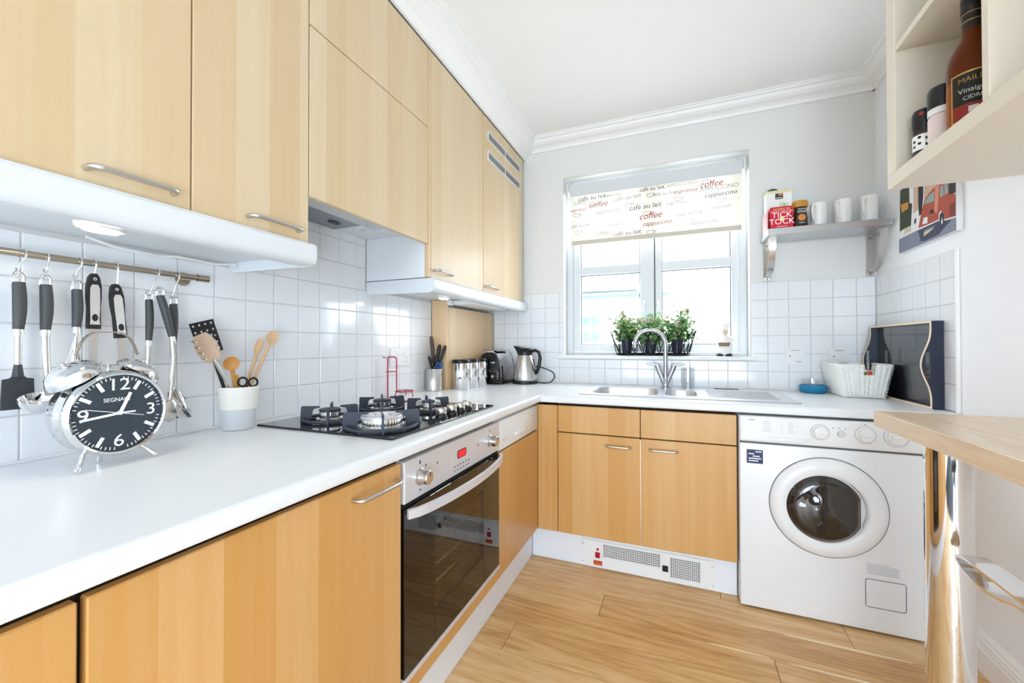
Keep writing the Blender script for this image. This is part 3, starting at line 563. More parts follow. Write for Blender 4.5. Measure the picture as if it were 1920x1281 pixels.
# extractor hood
eh = thing('extractor_hood', 'grey built-in extractor hood underside above the hob', 'extractor hood', (.16,-1.47,1.53))
bm = B(); box(bm, .002, .314, -1.774, -1.36, 1.572, 1.584); obj('filter_panel', bm, 'hood_grey', eh)
bm = B(); box(bm, .20, .312, -1.774, -1.36, 1.548, 1.571, .003); obj('front_rail', bm, 'steel', eh)
bm = B(); box(bm, .002, .314, -1.359, -1.173, 1.574, 1.584); obj('side_plate', bm, 'carcase_white', eh)
bm = B(); lathe(bm, [(0,0),(.012,0),(.014,.003),(0,.003)], (.10,-1.3,1.573), 16, (0,0,-1)); obj('lamp_button', bm, 'white_plastic', eh, smooth=30)
for ya in (-1.70,-1.46): bm = B(); box(bm, .07, .09, ya, ya+.05, 1.566, 1.5715, .002); obj('filter_latch', bm, 'ink', eh)
# light pelmets
def pelmet(y0, y1, label, lamps, ends):
    t = thing('light_pelmet', label, 'pelmet', (.18,(y0+y1)/2,1.32))
    pr = [(.302,1.38),(.302,1.322)] + [(.345-.0,1.318)] + [(.342+.022*math.sin(a), 1.34-.022*math.cos(a)) for a in [R(15*i) for i in range(1,7)]] + [(.364,1.372),(.358,1.38)]
    bm = B(); prism(bm, pr, (0,y0,0), XV, ZV, (0,y1-y0,0)); box(bm, .002, .302, y0, y1, 1.352, 1.38)
    for ya, yb in ends: prism(bm, [(.002,1.380),(.002,1.34),(.02,1.322),(.342,1.318),(.358,1.325),(.364,1.34),(.364,1.372),(.358,1.38)], (0,ya,0), XV, ZV, (0,yb-ya,0))
    obj('board', bm, 'pelmet_white', t, smooth=35)
    for lx, ly in lamps:
        bm = B(); lathe(bm, [(0,0),(.034,0),(.036,.004),(.036,.031),(0,.031)], (lx,ly,1.320), 24, sx=.7, sy=1.1); lp = obj('lamp_body', bm, 'white_plastic', t, smooth=40)
        bm = B(); lathe(bm, [(0,0),(.025,0),(.026,.003),(0,.003)], (lx,ly,1.3165), 24, sx=.7, sy=1.1); obj('lamp_lens', bm, 'lamp_glow', lp)
    return t
p1 = pelmet(-2.66, -1.785, 'white light pelmet under the left wall units with lit lamp', [(.268,-2.205)], [(-1.7848,-1.775)])
p2 = pelmet(-1.157, -.03, 'white light pelmet under the right wall units above canisters', [(.262,-.93)], [(-1.1702,-1.1572)])
for nm_, ly in (('pelmet_lamp_light',-2.205),('pelmet_lamp_light',-.93)):
    l = bpy.data.lights.new(nm_, 'AREA'); l.size = .05; l.energy = .22; l.color = (1,.86,.66); o = bpy.data.objects.new(nm_, l); COL.objects.link(o); o.location = (.265, ly, 1.312)
bm = B(); tube(bm, [(.05,-2.14,1.346),(.048,-2.09,1.334),(.045,-2.0,1.330),(.045,-1.95,1.337),(.05,-1.86,1.333),(.055,-1.80,1.342)], .0035, 6); tag(obj('lamp_cable', bm, 'white_plastic', smooth=40), 'thin white cable clipped under the left pelmet', 'cable')
t = thing('strip_light', 'white strip light fitting under the corner wall unit', 'light', (.16,-.35,1.31))
bm = B(); box(bm, .13, .26, -.62, -.12, 1.322, 1.351, .012, 3); obj('housing', bm, 'white_plastic', t, smooth=40)
bm = B(); box(bm, .10, .13, -.635, -.60, 1.32, 1.351, .004); obj('bracket', bm, 'white_plastic', t)
# pipe boxing
bx_ = thing('pipe_boxing', 'beech pipe boxing on the worktop in the left corner', 'boxing', (.05,-.32,ZW))
bm = B(); box(bm, .002, .102, -.636, -.620, ZW+.001, 1.3505, .001); obj('side_panel', bm, 'board_wood', bx_)
bm = B(); box(bm, .086, .102, -.619, -.010, ZW+.001, 1.312, .001); obj('front_panel', bm, 'board_wood', bx_)

# ------------------------------------------------------------ sink and tap
sk_ = thing('inset_sink', 'stainless steel one-and-a-half bowl sink with ribbed drainer', 'sink', (1.32,-.33,ZW))
bm = B(); x0, x1, y0, y1 = .846, 1.797, -.588, -.075; zt = ZW+.004
def bowl(bm, bx0, bx1, by0, by1, dz):
    cx, cy, ww, hh = (bx0+bx1)/2, (by0+by1)/2, bx1-bx0, by1-by0; rings = []
    for f, z, r in ((1,zt,.06),(.985,zt-.006,.06),(.94,zt-dz*.85,.055),(.88,zt-dz,.05)):
        rings.append([bm.verts.new((cx+x, cy+y, z)) for x, y in rrect(ww*f, hh*f, min(r, ww*f/2-.004), 5)])
    for A_, C_ in zip(rings, rings[1:]):
        n_ = len(A_)
        for k in range(n_): bm.faces.new((A_[k], A_[(k+1) % n_], C_[(k+1) % n_], C_[k]))
    bm.faces.new(rings[-1]); return rings[0]
BW = [(.892,1.218,-.535,-.185,.15),(1.252,1.402,-.515,-.235,.11)]
hb = B()
for b in BW:
    q = B(); bowl(q, *b); obj('bowl', q, 'sink_steel', sk_, smooth=50)
# deck with two holes: edge-net fill
outer = [hb.verts.new((x,y,zt)) for x, y in [((x0+x1)/2+a_, (y0+y1)/2+b2) for a_, b2 in rrect(x1-x0, y1-y0, .018, 3)]]
es = [hb.edges.new((outer[i], outer[(i+1) % len(outer)])) for i in range(len(outer))]
for b in BW:
    lp = [hb.verts.new(((b[0]+b[1])/2+x, (b[2]+b[3])/2+y, zt)) for x, y in rrect(b[1]-b[0], b[3]-b[2], .06, 5)]
    es += [hb.edges.new((lp[i], lp[(i+1) % len(lp)])) for i in range(len(lp))]
bmesh.ops.triangle_fill(hb, use_beauty=True, use_dissolve=False, edges=es)
dk = obj('deck', hb, 'sink_steel', sk_)
bm = B(); tube(bm, [((x0+x1)/2+a_, (y0+y1)/2+b2, ZW+.002) for a_, b2 in rrect(x1-x0, y1-y0, .018, 3)], .0028, 6, closed=True); obj('rim', bm, 'sink_steel', sk_, smooth=40)
for i in range(9):
    bm = B(); yy = -.50+i*.038; box(bm, 1.45, 1.74, yy-.006, yy+.006, zt, zt+.003, .0015); obj('drainer_rib', bm, 'sink_steel', dk)
for b in BW:
    bm = B(); lathe(bm, [(0,.001),(.03,.002),(.036,0)], ((b[0]+b[1])/2,(b[2]+b[3])/2,zt-b[4]+.0005), 20); obj('waste', bm, 'chrome', sk_, smooth=40)
bm = B(); box(bm, 1.50, 1.62, -.105, -.09, zt, zt+.003, .001); obj('overflow_slot', bm, 'ink', dk)
tp = thing('mixer_tap', 'chrome swan-neck mixer tap with two lever handles behind sink', 'tap', (1.248,-.135,ZW))
bm = B(); lathe(bm, [(0,0),(.026,0),(.026,.006),(.017,.012),(.016,.03),(.019,.05),(0,.05)], (1.248,-.135,zt), 24); obj('base', bm, 'tap_chrome', tp, smooth=40)
for sg in (-1, 1):
    bm = B(); tube(bm, [(1.248+sg*.006,-.135,zt+.02),(1.248+sg*.02,-.135,zt+.06),(1.248+sg*.036,-.135,zt+.10),(1.248+sg*.045,-.135,zt+.128)], [.012,.0125,.0145,.015], 14); vv = obj('valve_arm', bm, 'tap_chrome', tp, smooth=50)
    bm = B(); tube(bm, [(1.248+sg*.04,-.135,zt+.128),(1.248+sg*.065,-.137,zt+.131),(1.248+sg*.105,-.14,zt+.137)], [.0075,.006,.005], 10); obj('lever', bm, 'tap_chrome', vv, smooth=50)
pts = [(1.248,-.135,zt+.045),(1.248,-.135,zt+.25)]
for i in range(1, 15):
    a = R(180-i*13.2+0); pts.append((1.248-.083+.083*math.cos(R(i*13.2)), -.135-.02*i/14, zt+.25+.083*math.sin(R(i*13.2))))
bm = B(); tube(bm, pts, .0115, 16); obj('spout', bm, 'tap_chrome', tp, smooth=50)
bm = B(); cyl(bm, pts[-1], Vector(pts[-1])+(Vector(pts[-1])-Vector(pts[-2])).normalized()*.014, .013, 16); obj('aerator', bm, 'tap_chrome', tp, smooth=40)
gl = B(); lathe(gl, [(0,.004),(.034,.004),(.035,0),(.037,.002),(.039,.12),(.0375,.12),(.0355,.006),(0,.006)], (1.368,-.056,zt if False else ZW+.0001), 28); tag(obj('glass_tumbler', gl, 'glass_clear', smooth=40), 'clear glass tumbler standing against tiles right of the tap', 'glass')

# ------------------------------------------------------------ gas hob
hob = thing('gas_hob', 'black glass gas hob with four burners and cast-iron supports', 'hob', (.36,-1.44,ZW))
hz = ZW+.007
bm = B(); box(bm, .10, .617, -1.762, -1.122, ZW+.0005, hz, .002, 2); obj('glass_plate', bm, 'hob_glass', hob)
def burner(cx, cy, rc, rs, wok=False):
    bm = B(); lathe(bm, [(rc*1.25,0),(rc*1.25,.006),(rc*1.1,.010),(rc*.95,.011),(rc*.95,.029),(rc*.9,.031),(0,.031)], (cx,cy,hz), 36); b = obj('burner', bm, 'steel', hob, smooth=35)
    bm = B()
    for i in range(40):
        a = 2*math.pi*i/40; d = Vector((math.cos(a),math.sin(a),0)); s = Vector((-d.y,d.x,0)); o_ = Vector((cx,cy,hz+.0115))+d*rc*.93
        prism(bm, [(-.0013,0),(.0013,0),(.0013,.016),(-.0013,.016)], o_, s, ZV, d*rc*.05)
    obj('flame_ports', bm, 'chrome', b, kind='stuff')
    bm = B()
    if wok: lathe(bm, [(rc*.5,.031),(rc*.52,.0365),(rc*.96,.0375),(rc*1.0,.034),(rc*1.0,.030)], (cx,cy,hz), 40); lathe(bm, [(0,.036),(rc*.3,.036),(rc*.34,.033),(rc*.34,.029)], (cx,cy,hz), 24)
    else: lathe(bm, [(0,.038),(rc*.9,.038),(rc*.98,.035),(rc*.98,.030)], (cx,cy,hz), 36)
    obj('burner_cap', bm, 'cast_iron' if not wok else 'panel_grey', b, smooth=35)
    bm = B(); tube(bm, [(cx+rs*.9*math.cos(a), cy+rs*.9*math.sin(a), hz+.006) for a in [2*math.pi*i/48 for i in range(48)]], .0055, 8, closed=True); ps = obj('pan_support', bm, 'cast_iron', hob, smooth=50)
    for q in range(4):
        a = R(45+90*q-4); d = Vector((math.cos(a),math.sin(a),0)); s = Vector((-d.y,d.x,0))
        bm = B(); prism(bm, [(rs*.72,0),(rs*1.0,0),(rs*.97,.046),(rs*.93,.049),(rs*.36,.047),(rs*.34,.041),(rs*.52,.039),(rs*.58,.033),(rs*.62,.012)], Vector((cx,cy,hz))-s*.0032, d, ZV, s*.0064); obj('fin', bm, 'cast_iron', ps)
burner(.255,-1.622,.034,.088); burner(.492,-1.652,.062,.112,True); burner(.262,-1.375,.034,.084); burner(.446,-1.338,.025,.078)
for kx, ky in ((.565,-1.440),(.566,-1.372),(.567,-1.312),(.567,-1.258)):
    bm = B(); lathe(bm, [(0,0),(.022,0),(.021,.006),(.017,.009),(0,.009)], (kx,ky,hz), 20); k = obj('knob_base', bm, 'black_plastic', hob, smooth=35)
    bm = B(); lathe(bm, [(.017,.009),(.0185,.012),(.0185,.029),(.0165,.032),(0,.032)], (kx,ky,hz), 24); obj('knob', bm, 'steel', k, smooth=35)
# red wire stand behind the hob
rs_ = thing('spoon_rest', 'red wire spoon stand with glass dish behind the hob', 'spoon stand', (.07,-1.03,ZW))
ax_, ay_, bx2, by2 = .035, -1.062, .055, -1.022
bm = B(); z0 = ZW+.003
tube(bm, [(.05,-.97,z0),(ax_,ay_,z0),(ax_,ay_,ZW+.19),(ax_-.004,ay_-.025,ZW+.195),(ax_-.004,ay_-.028,ZW+.195)], .0032, 8)
tube(bm, [(ax_,ay_,ZW+.195),(bx2-.004,by2-.006,ZW+.195),(bx2,by2,ZW+.188),(bx2,by2,ZW+.05)], .0032, 8); tube(bm, [(ax_-.006,ay_-.006,ZW+.125),(bx2,by2,ZW+.125)], .0025, 8)
tube(bm, [(.085+.042*math.cos(a), -1.0+.042*math.sin(a), ZW+.03) for a in [2*math.pi*i/28 for i in range(28)]], .003, 8, closed=True)
for a in (0,2.1,4.2): tube(bm, [(.085+.042*math.cos(a), -1.0+.042*math.sin(a), ZW+.03),(.085+.05*math.cos(a), -1.0+.05*math.sin(a), ZW+.003)], .0025, 6)
tube(bm, [(bx2,by2,ZW+.05),(.05,-1.01,ZW+.031)], .003, 8); obj('wire_frame', bm, 'red_wire', rs_, smooth=50)
bm = B(); lathe(bm, [(0,.012),(.025,.014),(.038,.03),(.041,.036),(.039,.036),(.036,.031),(.024,.017),(0,.0155)], (.085,-1.0,ZW), 24); obj('dish', bm, 'glass_clear', rs_, smooth=50)

# ------------------------------------------------------------ utensil rail
RX, RZ = .05, 1.286
rl = thing('utensil_rail', 'brushed nickel utensil rail on tiles below left wall unit', 'rail', (.03,-2.08,RZ))
bm = B(); cyl(bm, (RX,-2.30,RZ), (RX,-1.895,RZ), .0075, 16); obj('bar', bm, 'nickel', rl, smooth=40)
for ya, yb, yc in ((-2.315,-2.278,-2.285),(-1.905,-1.875,-1.915)):
    bm = B(); cyl(bm, (RX,ya,RZ), (RX,yb,RZ), .0098, 18); obj('end_cap', bm, 'nickel', rl, smooth=40)
    bm = B(); cyl(bm, (.001,yc,RZ-.002), (.006,yc,RZ-.002), .019, 22); cyl(bm, (.006,yc,RZ-.002), (RX-.004,yc,RZ-.002), .006, 12); obj('wall_bracket', bm, 'nickel', rl, smooth=40)
def s_hook(yy, dz, lean, label):
    pts = [(RX-.0105,yy,RZ-.006)]
    for i in range(9): a = R(180-22.5*i); pts.append((RX+.0105*math.cos(a), yy, RZ+.0105*math.sin(a)))
    pts += [(RX+.0105,yy+lean*.2,RZ-.012),(RX+.004,yy+lean*.9,RZ-dz+.008)]
    for i in range(7): a = R(0-30*i); pts.append((RX-.004+.008*math.cos(a), yy+lean, RZ-dz+.008*math.sin(a)))
    bm = B(); tube(bm, pts, .0018, 8); tag(obj('s_hook', bm, 'chrome', smooth=50), label, 'hook', 'hooks on the utensil rail')
s_hook(-2.236,.030,-.007,'steel S-hook holding the dark silicone turner'); s_hook(-2.203,.026,0,'steel S-hook holding the ladle'); s_hook(-2.150,.030,-.006,'steel S-hook holding the whisk'); s_hook(-2.126,.03,0,'steel S-hook holding the upright black and silver handle'); s_hook(-2.086,.046,.002,'long steel S-hook holding the tilted palette knife'); s_hook(-2.000,.055,-.017,'steel S-hook carrying two black handles'); s_hook(-1.954,.056,-.012,'rightmost steel S-hook holding the slotted spoon')
def grip(t, y, ztop, zbot, w=.0105, lean=0, m='rubber_grey'):
    """steel loop, rubber handle and steel collar, hanging"""
    L_ = zbot-ztop
    def at(z): return y+lean*(ztop-z)/(ztop-zbot)
    bm = B(); tube(bm, [(RX-.001, at(ztop)-.008, ztop-.002),(RX-.001, at(ztop)-.008, ztop+.012),(RX-.001, at(ztop)-.004, ztop+.0195),(RX-.001, at(ztop)+.004, ztop+.0195),(RX-.001, at(ztop)+.008, ztop+.012),(RX-.001, at(ztop)+.008, ztop-.002)], .0028, 8); obj('hanging_loop', bm, 'chrome', t, smooth=50)
    n = 9; bm = B(); tube(bm, [(RX, at(ztop+L_*i/n)+.0018*math.sin(math.pi*i/n), ztop+L_*i/n) for i in range(n+1)], [w*(.9+.16*math.sin(math.pi*i/n)-.12*(i/n)) for i in range(n+1)], 14); obj('handle', bm, m, t, smooth=50)
    bm = B(); cyl(bm, (RX,at(zbot),zbot), (RX,at(zbot)+lean*.1,zbot-.013), w*.74, 14); obj('collar', bm, 'chrome', t, smooth=40)
def tool(name, label, y, ztop): return thing(name, label, 'utensil', (RX,y,ztop), group='utensils on the rail')
t = tool('silicone_turner', 'dark silicone turner hanging first from the left on the rail', -2.243, 1.224)
grip(t, -2.243, 1.226, 1.128)
bm = B(); tube(bm, [(RX,-2.243,1.12),(RX,-2.243,1.05)], .0058, 10); obj('shaft', bm, 'steel', t, smooth=50)
bm = B(); tube(bm, [(RX,-2.243,1.055),(RX,-2.243,1.03)], [.006,.009], 10); prism(bm, [(-.024,0),(-.022,.062),(-.012,.064),(-.006,.07),(.006,.07),(.012,.064),(.022,.062),(.024,.0)], (RX-.002,-2.243,.963), YV, ZV, (.005,0,0)); obj('blade', bm, 'silicone_dark', t, smooth=30)
t = tool('ladle', 'steel ladle with black grip hanging second on the rail', -2.204, 1.224)
grip(t, -2.204, 1.226, 1.128)
bm = B(); tube(bm, [(RX,-2.204,1.118),(RX+.002,-2.203,1.06),(RX+.006,-2.202,1.015),(RX+.022,-2.206,.990)], [.007,.0065,.006,.006], 10); obj('shaft', bm, 'steel', t, smooth=50)
bm = B(); ld = [(.036,0),(.0375,.001),(.036,-.006),(.031,-.018),(.02,-.028),(0,-.032),(0,-.030),(.019,-.026),(.0295,-.017),(.0345,-.005)]
lathe(bm, ld+[(.036,0)], (RX+.045,-2.222,.987), 28, sx=1, sy=1)
bmesh.ops.rotate(bm, verts=bm.verts, cent=(RX+.045,-2.222,.987), matrix=Matrix.Rotation(R(12),3,'Y') @ Matrix.Rotation(R(10),3,'X')); obj('bowl', bm, 'chrome', t, smooth=50)
t = tool('balloon_whisk', 'wire balloon whisk with black grip hanging third on the rail', -2.155, 1.224)
grip(t, -2.155, 1.222, 1.136, .0095)
for k in range(6):
    a = math.pi*k/6; bm = B(); pts = []
    for i in range(17):
        s = i/16; ang = math.pi*s*2-math.pi; q = 1-abs(2*s-1); rr = .03*math.sin(min(1,q*1.25)*math.pi/2)**1.4*(1 if s < .5 else -1); zz = 1.123-.155*math.sin(math.pi/2*q)
        rr *= 1 if q < .75 else math.sqrt(max(0,1-((q-.75)/.25)**2))
        pts.append((RX+rr*math.cos(a)*.8, -2.155+rr*math.sin(a)-.012*q, zz))
    tube(bm, pts, .0014, 6); obj('wire_loop', bm, 'chrome', t, smooth=50)
def oxo(y, ztop, zbot, lean, name, label, blade):
    t = tool(name, label, y, ztop); rot = Matrix.Rotation(math.atan2(lean, ztop-zbot), 3, 'X'); c = (RX, y, ztop); h = ztop-zbot
    out = [(-.004,0),(.004,0),(.009,-.008),(.0125,-.03),(.0125,-.055),(.0105,-.08),(.0115,-h+.006),(.0115,-h),(-.0115,-h),(-.0115,-h+.006),(-.0105,-.08),(-.0125,-.055),(-.0125,-.03),(-.009,-.008)]
    def fin(bm, nm, m, p=None, sm=30): bmesh.ops.rotate(bm, verts=bm.verts, cent=c, matrix=rot); return obj(nm, bm, m, p or t, smooth=sm)
    bm = B(); prism(bm, out, (RX-.006,y,ztop), YV, ZV, (.012,0,0)); hd = fin(bm, 'handle', 'black_rubber')
    bm = B(); prism(bm, [(-.0085,-.034),(-.005,-.026),(.005,-.026),(.0085,-.034),(.009,-.06),(.008,-h+.022),(.009,-h+.01),(-.009,-h+.01),(-.008,-h+.022),(-.009,-.06)], (RX+.006,y,ztop), YV, ZV, (.0015,0,0)); fin(bm, 'steel_inlay', 'chrome', hd)
    bm = B(); prism(bm, disc_pts(20,.0052,ry=.0085), (RX+.0076,y,ztop-h+.026), YV, ZV, (.0008,0,0)); fin(bm, 'thumb_rest', 'black_rubber', hd)
    bm = B(); lathe(bm, [(.0035,0),(.0035,.0008),(.0016,.0008),(.0016,0)], (RX+.006,y,ztop-.013), 14, XV); fin(bm, 'eyelet', 'chrome', hd)
    bm = B(); prism(bm, [(-blade/2,-h),(blade/2,-h),(blade/2,-h-.085),(-blade/2,-h-.085)], (RX-.001,y,ztop), YV, ZV, (.002,0,0)); fin(bm, 'blade', 'steel')
oxo(-2.126, 1.262, 1.133, 0, 'kitchen_tool', 'upright black and silver handled tool fourth on the rail', .014)
oxo(-2.087, 1.243, 1.112, .012, 'palette_knife', 'tilted black and silver palette knife fifth on the rail', .015)
t = tool('serving_fork', 'straight black handled fork hanging sixth behind the clock bell', -2.018, 1.216)
grip(t, -2.018, 1.213, 1.107, .0085)
bm = B(); tube(bm, [(RX,-2.018,1.095),(RX,-2.02,1.03),(RX,-2.022,.98)], [.006,.005,.004], 10); obj('shaft', bm, 'steel', t, smooth=50)
for k in (-1,0,1):
    bm = B(); tube(bm, [(RX,-2.022,.982),(RX,-2.022+k*.009,.965),(RX,-2.022+k*.009,.91)], .0022, 6); obj('tine', bm, 'steel', t)
t = tool('serving_spoon', 'slanting black handled spoon sharing a hook on the rail', -2.003, 1.22); RX += .02
grip(t, -2.004, 1.224, 1.118, .0095, .027)
bm = B(); tube(bm, [(RX,-1.975,1.106),(RX,-1.972,1.06),(RX,-1.975,1.0),(RX,-1.98,.95)], [.006,.0055,.005,.004], 10); obj('shaft', bm, 'steel', t, smooth=50)
bm = B(); lathe(bm, [(0,-.03),(.014,-.024),(.02,-.004),(.016,.02),(.006,.034),(0,.036)], (RX,-1.982,.922), 20, sx=.25, sy=1); obj('bowl', bm, 'steel', t, smooth=50); RX -= .02
t = tool('slotted_spoon', 'black handled slotted spoon hanging last on the right', -1.963, 1.21)
grip(t, -1.963, 1.207, 1.106, .0095)
bm = B(); tube(bm, [(RX,-1.963,1.095),(RX,-1.965,1.05),(RX,-1.968,1.0),(RX+.004,-1.966,.975)], [.006,.0052,.0046,.005], 10); obj('shaft', bm, 'steel', t, smooth=50)
for dx_ in (0, .012):
    bm = B(); rows = []
    for i in range(9):
        s = i/8; ww = .006+.016*math.sin(math.pi*min(1,s*.75+.08)); zz = .978-.082*s; yy = -1.966+.026*s; rows.append([bm.verts.new((RX+.004+dx_*s+.006*math.cos(math.pi*(k/6-.5))*math.sin(math.pi*s), yy+(k/3-1)*ww, zz+.0)) for k in range(7)])
    for A_, C_ in zip(rows, rows[1:]):
        for k in range(6): bm.faces.new((A_[k], A_[k+1], C_[k+1], C_[k]))
    bmesh.ops.solidify(bm, geom=bm.faces[:], thickness=.0015); obj('bowl', bm, 'chrome', t, smooth=60)

# ------------------------------------------------------------ twin-bell alarm clock
ck = thing('alarm_clock', 'large chrome twin-bell alarm clock with dark face on the worktop', 'clock', (.19,-2.15,ZW))
N_ = Vector((math.cos(R(5)), math.sin(R(5)), 0)); U_ = Vector((-N_.y, N_.x, 0)); cc = Vector((.216,-2.154,.944)); RC = .083
def cl(p, m, nm, parent=None, **k): pass
bm = B(); lathe(bm, [(0,-.075),(.062,-.075),(.073,-.068),(.077,-.055),(.077,-.04),(.081,-.035),(.082,-.024),(.080,-.016),(RC-.002,-.006),(RC,.002),(RC-.003,.008),(.0775,.011),(.074,.009),(.0735,.004)], cc, 72, N_); case = obj('case', bm, 'chrome', ck, smooth=40)
bm = B(); lathe(bm, [(0,0),(.074,0)], cc+N_*.003, 64, N_); face = obj('face', bm, 'clock_face', ck)
fn = cc+N_*.0034
def on_face(a, b): return fn+U_*a+ZV*b
for s_, a in (('12',90),('3',0),('6',270),('9',180)):
    p = on_face(.0545*math.cos(R(a)), .0545*math.sin(R(a))); text('numeral', s_, .033, p, U_, ZV, 'white_ink', face, depth=.0004, sx=1.15)
for i in range(60):
    a = R(6*i)
    if i % 15 == 0 or (i % 15 in (1,14) and i < 60 and (i//15 in (1,3) or i in (59,))): continue
    d = U_*math.cos(a)+ZV*math.sin(a); s = -U_*math.sin(a)+ZV*math.cos(a); bm = B()
    if i % 5 == 0: prism(bm, [(.05,-.0032),(.069,-.0032),(.069,.0032),(.05,.0032)], fn, d, s, N_*.0004)
    else: prism(bm, [(.0655,-.0008),(.071,-.0008),(.071,.0008),(.0655,.0008)], fn, d, s, N_*.0004)
    obj('hour_mark' if i % 5 == 0 else 'minute_mark', bm, 'white_ink', face)
text('lettering', 'SEGNALE', .0105, on_face(-.003,.026), U_, ZV, 'white_ink', face)
def hand(ang, l, w0, w1, back, lift):
    a = R(ang); d = U_*math.cos(a)+ZV*math.sin(a); s = -U_*math.sin(a)+ZV*math.cos(a)
    bm = B(); prism(bm, [(-back,-w0),(l,-w1),(l,w1),(-back,w0)], fn+N_*lift, d, s, N_*.0006); obj('hand', bm, 'white_ink', face)
hand(66,.042,.0032,.0028,.0,.003); hand(186,.062,.0022,.0022,.0,.004); hand(-14,.04,.0006,.0006,.055,.0048); hand(0,.026,.0016,.0016,0,.0022)
bm = B(); lathe(bm, [(0,.006),(.0035,.006),(.004,0)], fn, 16, N_); obj('hub', bm, 'white_ink', face)
for sg in (-1, 1):
    d = (U_*sg*.56+ZV*.83).normalized(); b0 = cc-N_*.035+d*.078
    bm = B(); cyl(bm, b0, b0+d*.018, .003, 10); pst = obj('bell_post', bm, 'chrome', ck, smooth=40)
    bm = B(); lathe(bm, [(.042,.006),(.041,.013),(.036,.023),(.026,.031),(.012,.0345),(0,.035),(0,.033),(.012,.0325),(.025,.029),(.0345,.0215),(.040,.011),(.0415,.006)], b0, 36, d); obj('bell', bm, 'chrome', pst, smooth=50)
    bm = B(); lathe(bm, [(.004,.034),(.0045,.037),(.003,.041),(0,.042)], b0, 14, d); obj('bell_nut', bm, 'chrome', pst, smooth=50)
    f0 = cc-N_*.018+(U_*sg*.52-ZV*.85).normalized()*.079; f1 = Vector((cc.x,cc.y,0))+U_*sg*.064+N_*.006; f1.z = ZW+.004
    bm = B(); tube(bm, [f0, f0.lerp(f1,.35), f0.lerp(f1,.4), f0.lerp(f1,.8), f0.lerp(f1,.86), f1], [.0035,.0042,.0035,.0048,.006,.004], 12); obj('foot', bm, 'chrome', ck, smooth=50)
bm = B(); b0 = cc-N_*.05-ZV*.07; tube(bm, [b0, Vector((cc.x,cc.y,ZW+.003))-N_*.055], [.004,.005], 10); obj('foot', bm, 'chrome', ck, smooth=50)
hp = []
for i in range(13):
    s = i/12; q = (s-.5)*2; hp.append(cc-N_*.03+U_*(q*.05 if abs(q) > .99 else .05*math.copysign(min(1,abs(q)**.8), q))+ZV*(.112+.046*(1-abs(q)**3.2)))
bm = B(); ribbon(bm, hp, N_, .007, .0022); obj('carry_handle', bm, 'nickel', ck, smooth=50)
bm = B(); b0 = cc-N_*.03+ZV*.082; cyl(bm, b0, b0+ZV*.014, .0018, 8); prism(bm, rrect(.024,.006,.002,2), b0+ZV*.016-N_*.003, U_, ZV, N_*.006); obj('hammer', bm, 'chrome', ck)

ck.scale = (1.08,1.08,1.08)
# ------------------------------------------------------------ utensil crock
CR = Vector((.078,-1.803,ZW))
cr = thing('utensil_crock', 'cream and pale grey ceramic utensil crock left of the hob', 'crock', CR)
bm = B(); lathe(bm, [(0,.001),(.040,.001),(.042,.004),(.0455,.060)], CR, 40); obj('lower_band', bm, 'ceramic_grey', cr, smooth=40)
bm = B(); lathe(bm, [(.0455,.060),(.0475,.062),(.053,.126),(.0515,.128),(.05,.126),(.043,.062),(.037,.01),(0,.01)], CR, 40); obj('upper_wall', bm, 'ceramic_cream', cr, smooth=40)
GC = 'utensils standing in the crock'
def ctool(name, label): return thing(name, label, 'utensil', CR+Vector((0,0,.011)), group=GC)
t = ctool('slotted_turner', 'black perforated turner leaning in the crock')
d_ = Vector((-.022,-.087,.305)).normalized(); s_ = Vector((.0,.96,.28)).normalized(); top = Vector((.046,-1.891,1.163)); hd0 = top-d_*.095
bm = B(); w_ = .033
for j in range(5):
    for i in range(4):
        ca, cb = -w_+w_*2*(i+.5)/4, .095*(j+.5)/5; c_ = hd0+s_*ca+d_*cb; n_ = 8; rr = .0036; hx, hy = w_/4, .0095; nn = s_.cross(d_).normalized()*.0012
        if j < 4 and i == 0 and j < 3: pass
        ou = [(hx,0),(hx,hy),(0,hy),(-hx,hy),(-hx,0),(-hx,-hy),(0,-hy),(hx,-hy)]; inn = [(rr*math.cos(R(45*k)), rr*math.sin(R(45*k))) for k in range(8)]
        for sgn in (1,-1):
            O_ = [bm.verts.new(c_+s_*a+d_*b+nn*sgn) for a, b in ou]; I_ = [bm.verts.new(c_+s_*a+d_*b+nn*sgn) for a, b in inn]
            for k in range(8): bm.faces.new((O_[k],O_[(k+1)%8],I_[(k+1)%8],I_[k]))
bmesh.ops.remove_doubles(bm, verts=bm.verts, dist=1e-5); obj('perforated_head', bm, 'black_plastic', t)
bm = B(); tube(bm, [hd0+d_*.01, hd0-d_*.12, CR+Vector((.01,.02,.02))], [.006,.005,.005], 8); obj('shaft', bm, 'black_plastic', t, smooth=50)
t = ctool('spaghetti_server', 'beige toothed spaghetti server leaning left in the crock')
h0 = Vector((.098,-1.905,1.085)); d_ = (h0-(CR+Vector((.01,.02,.03)))).normalized(); s_ = Vector((.25,.9,.35)); s_ = (s_-d_*s_.dot(d_)).normalized(); n_ = s_.cross(d_).normalized()
bm = B(); tube(bm, [CR+Vector((.01,.02,.03)), h0-d_*.035], .0045, 8); obj('shaft', bm, 'steel', t, smooth=50)
bm = B(); rows = []
for i in range(9):
    s = i/8; ww = .006+.022*math.sin(math.pi*min(1,.15+s*.7)); rows.append([bm.verts.new(h0+d_*(-.04+.085*s)+s_*ww*(k/3-1)-n_*(.012*(1-(k/3-1)**2)*math.sin(math.pi*s))) for k in range(7)])
for A_, C_ in zip(rows, rows[1:]):
    for k in range(6): bm.faces.new((A_[k],A_[k+1],C_[k+1],C_[k]))
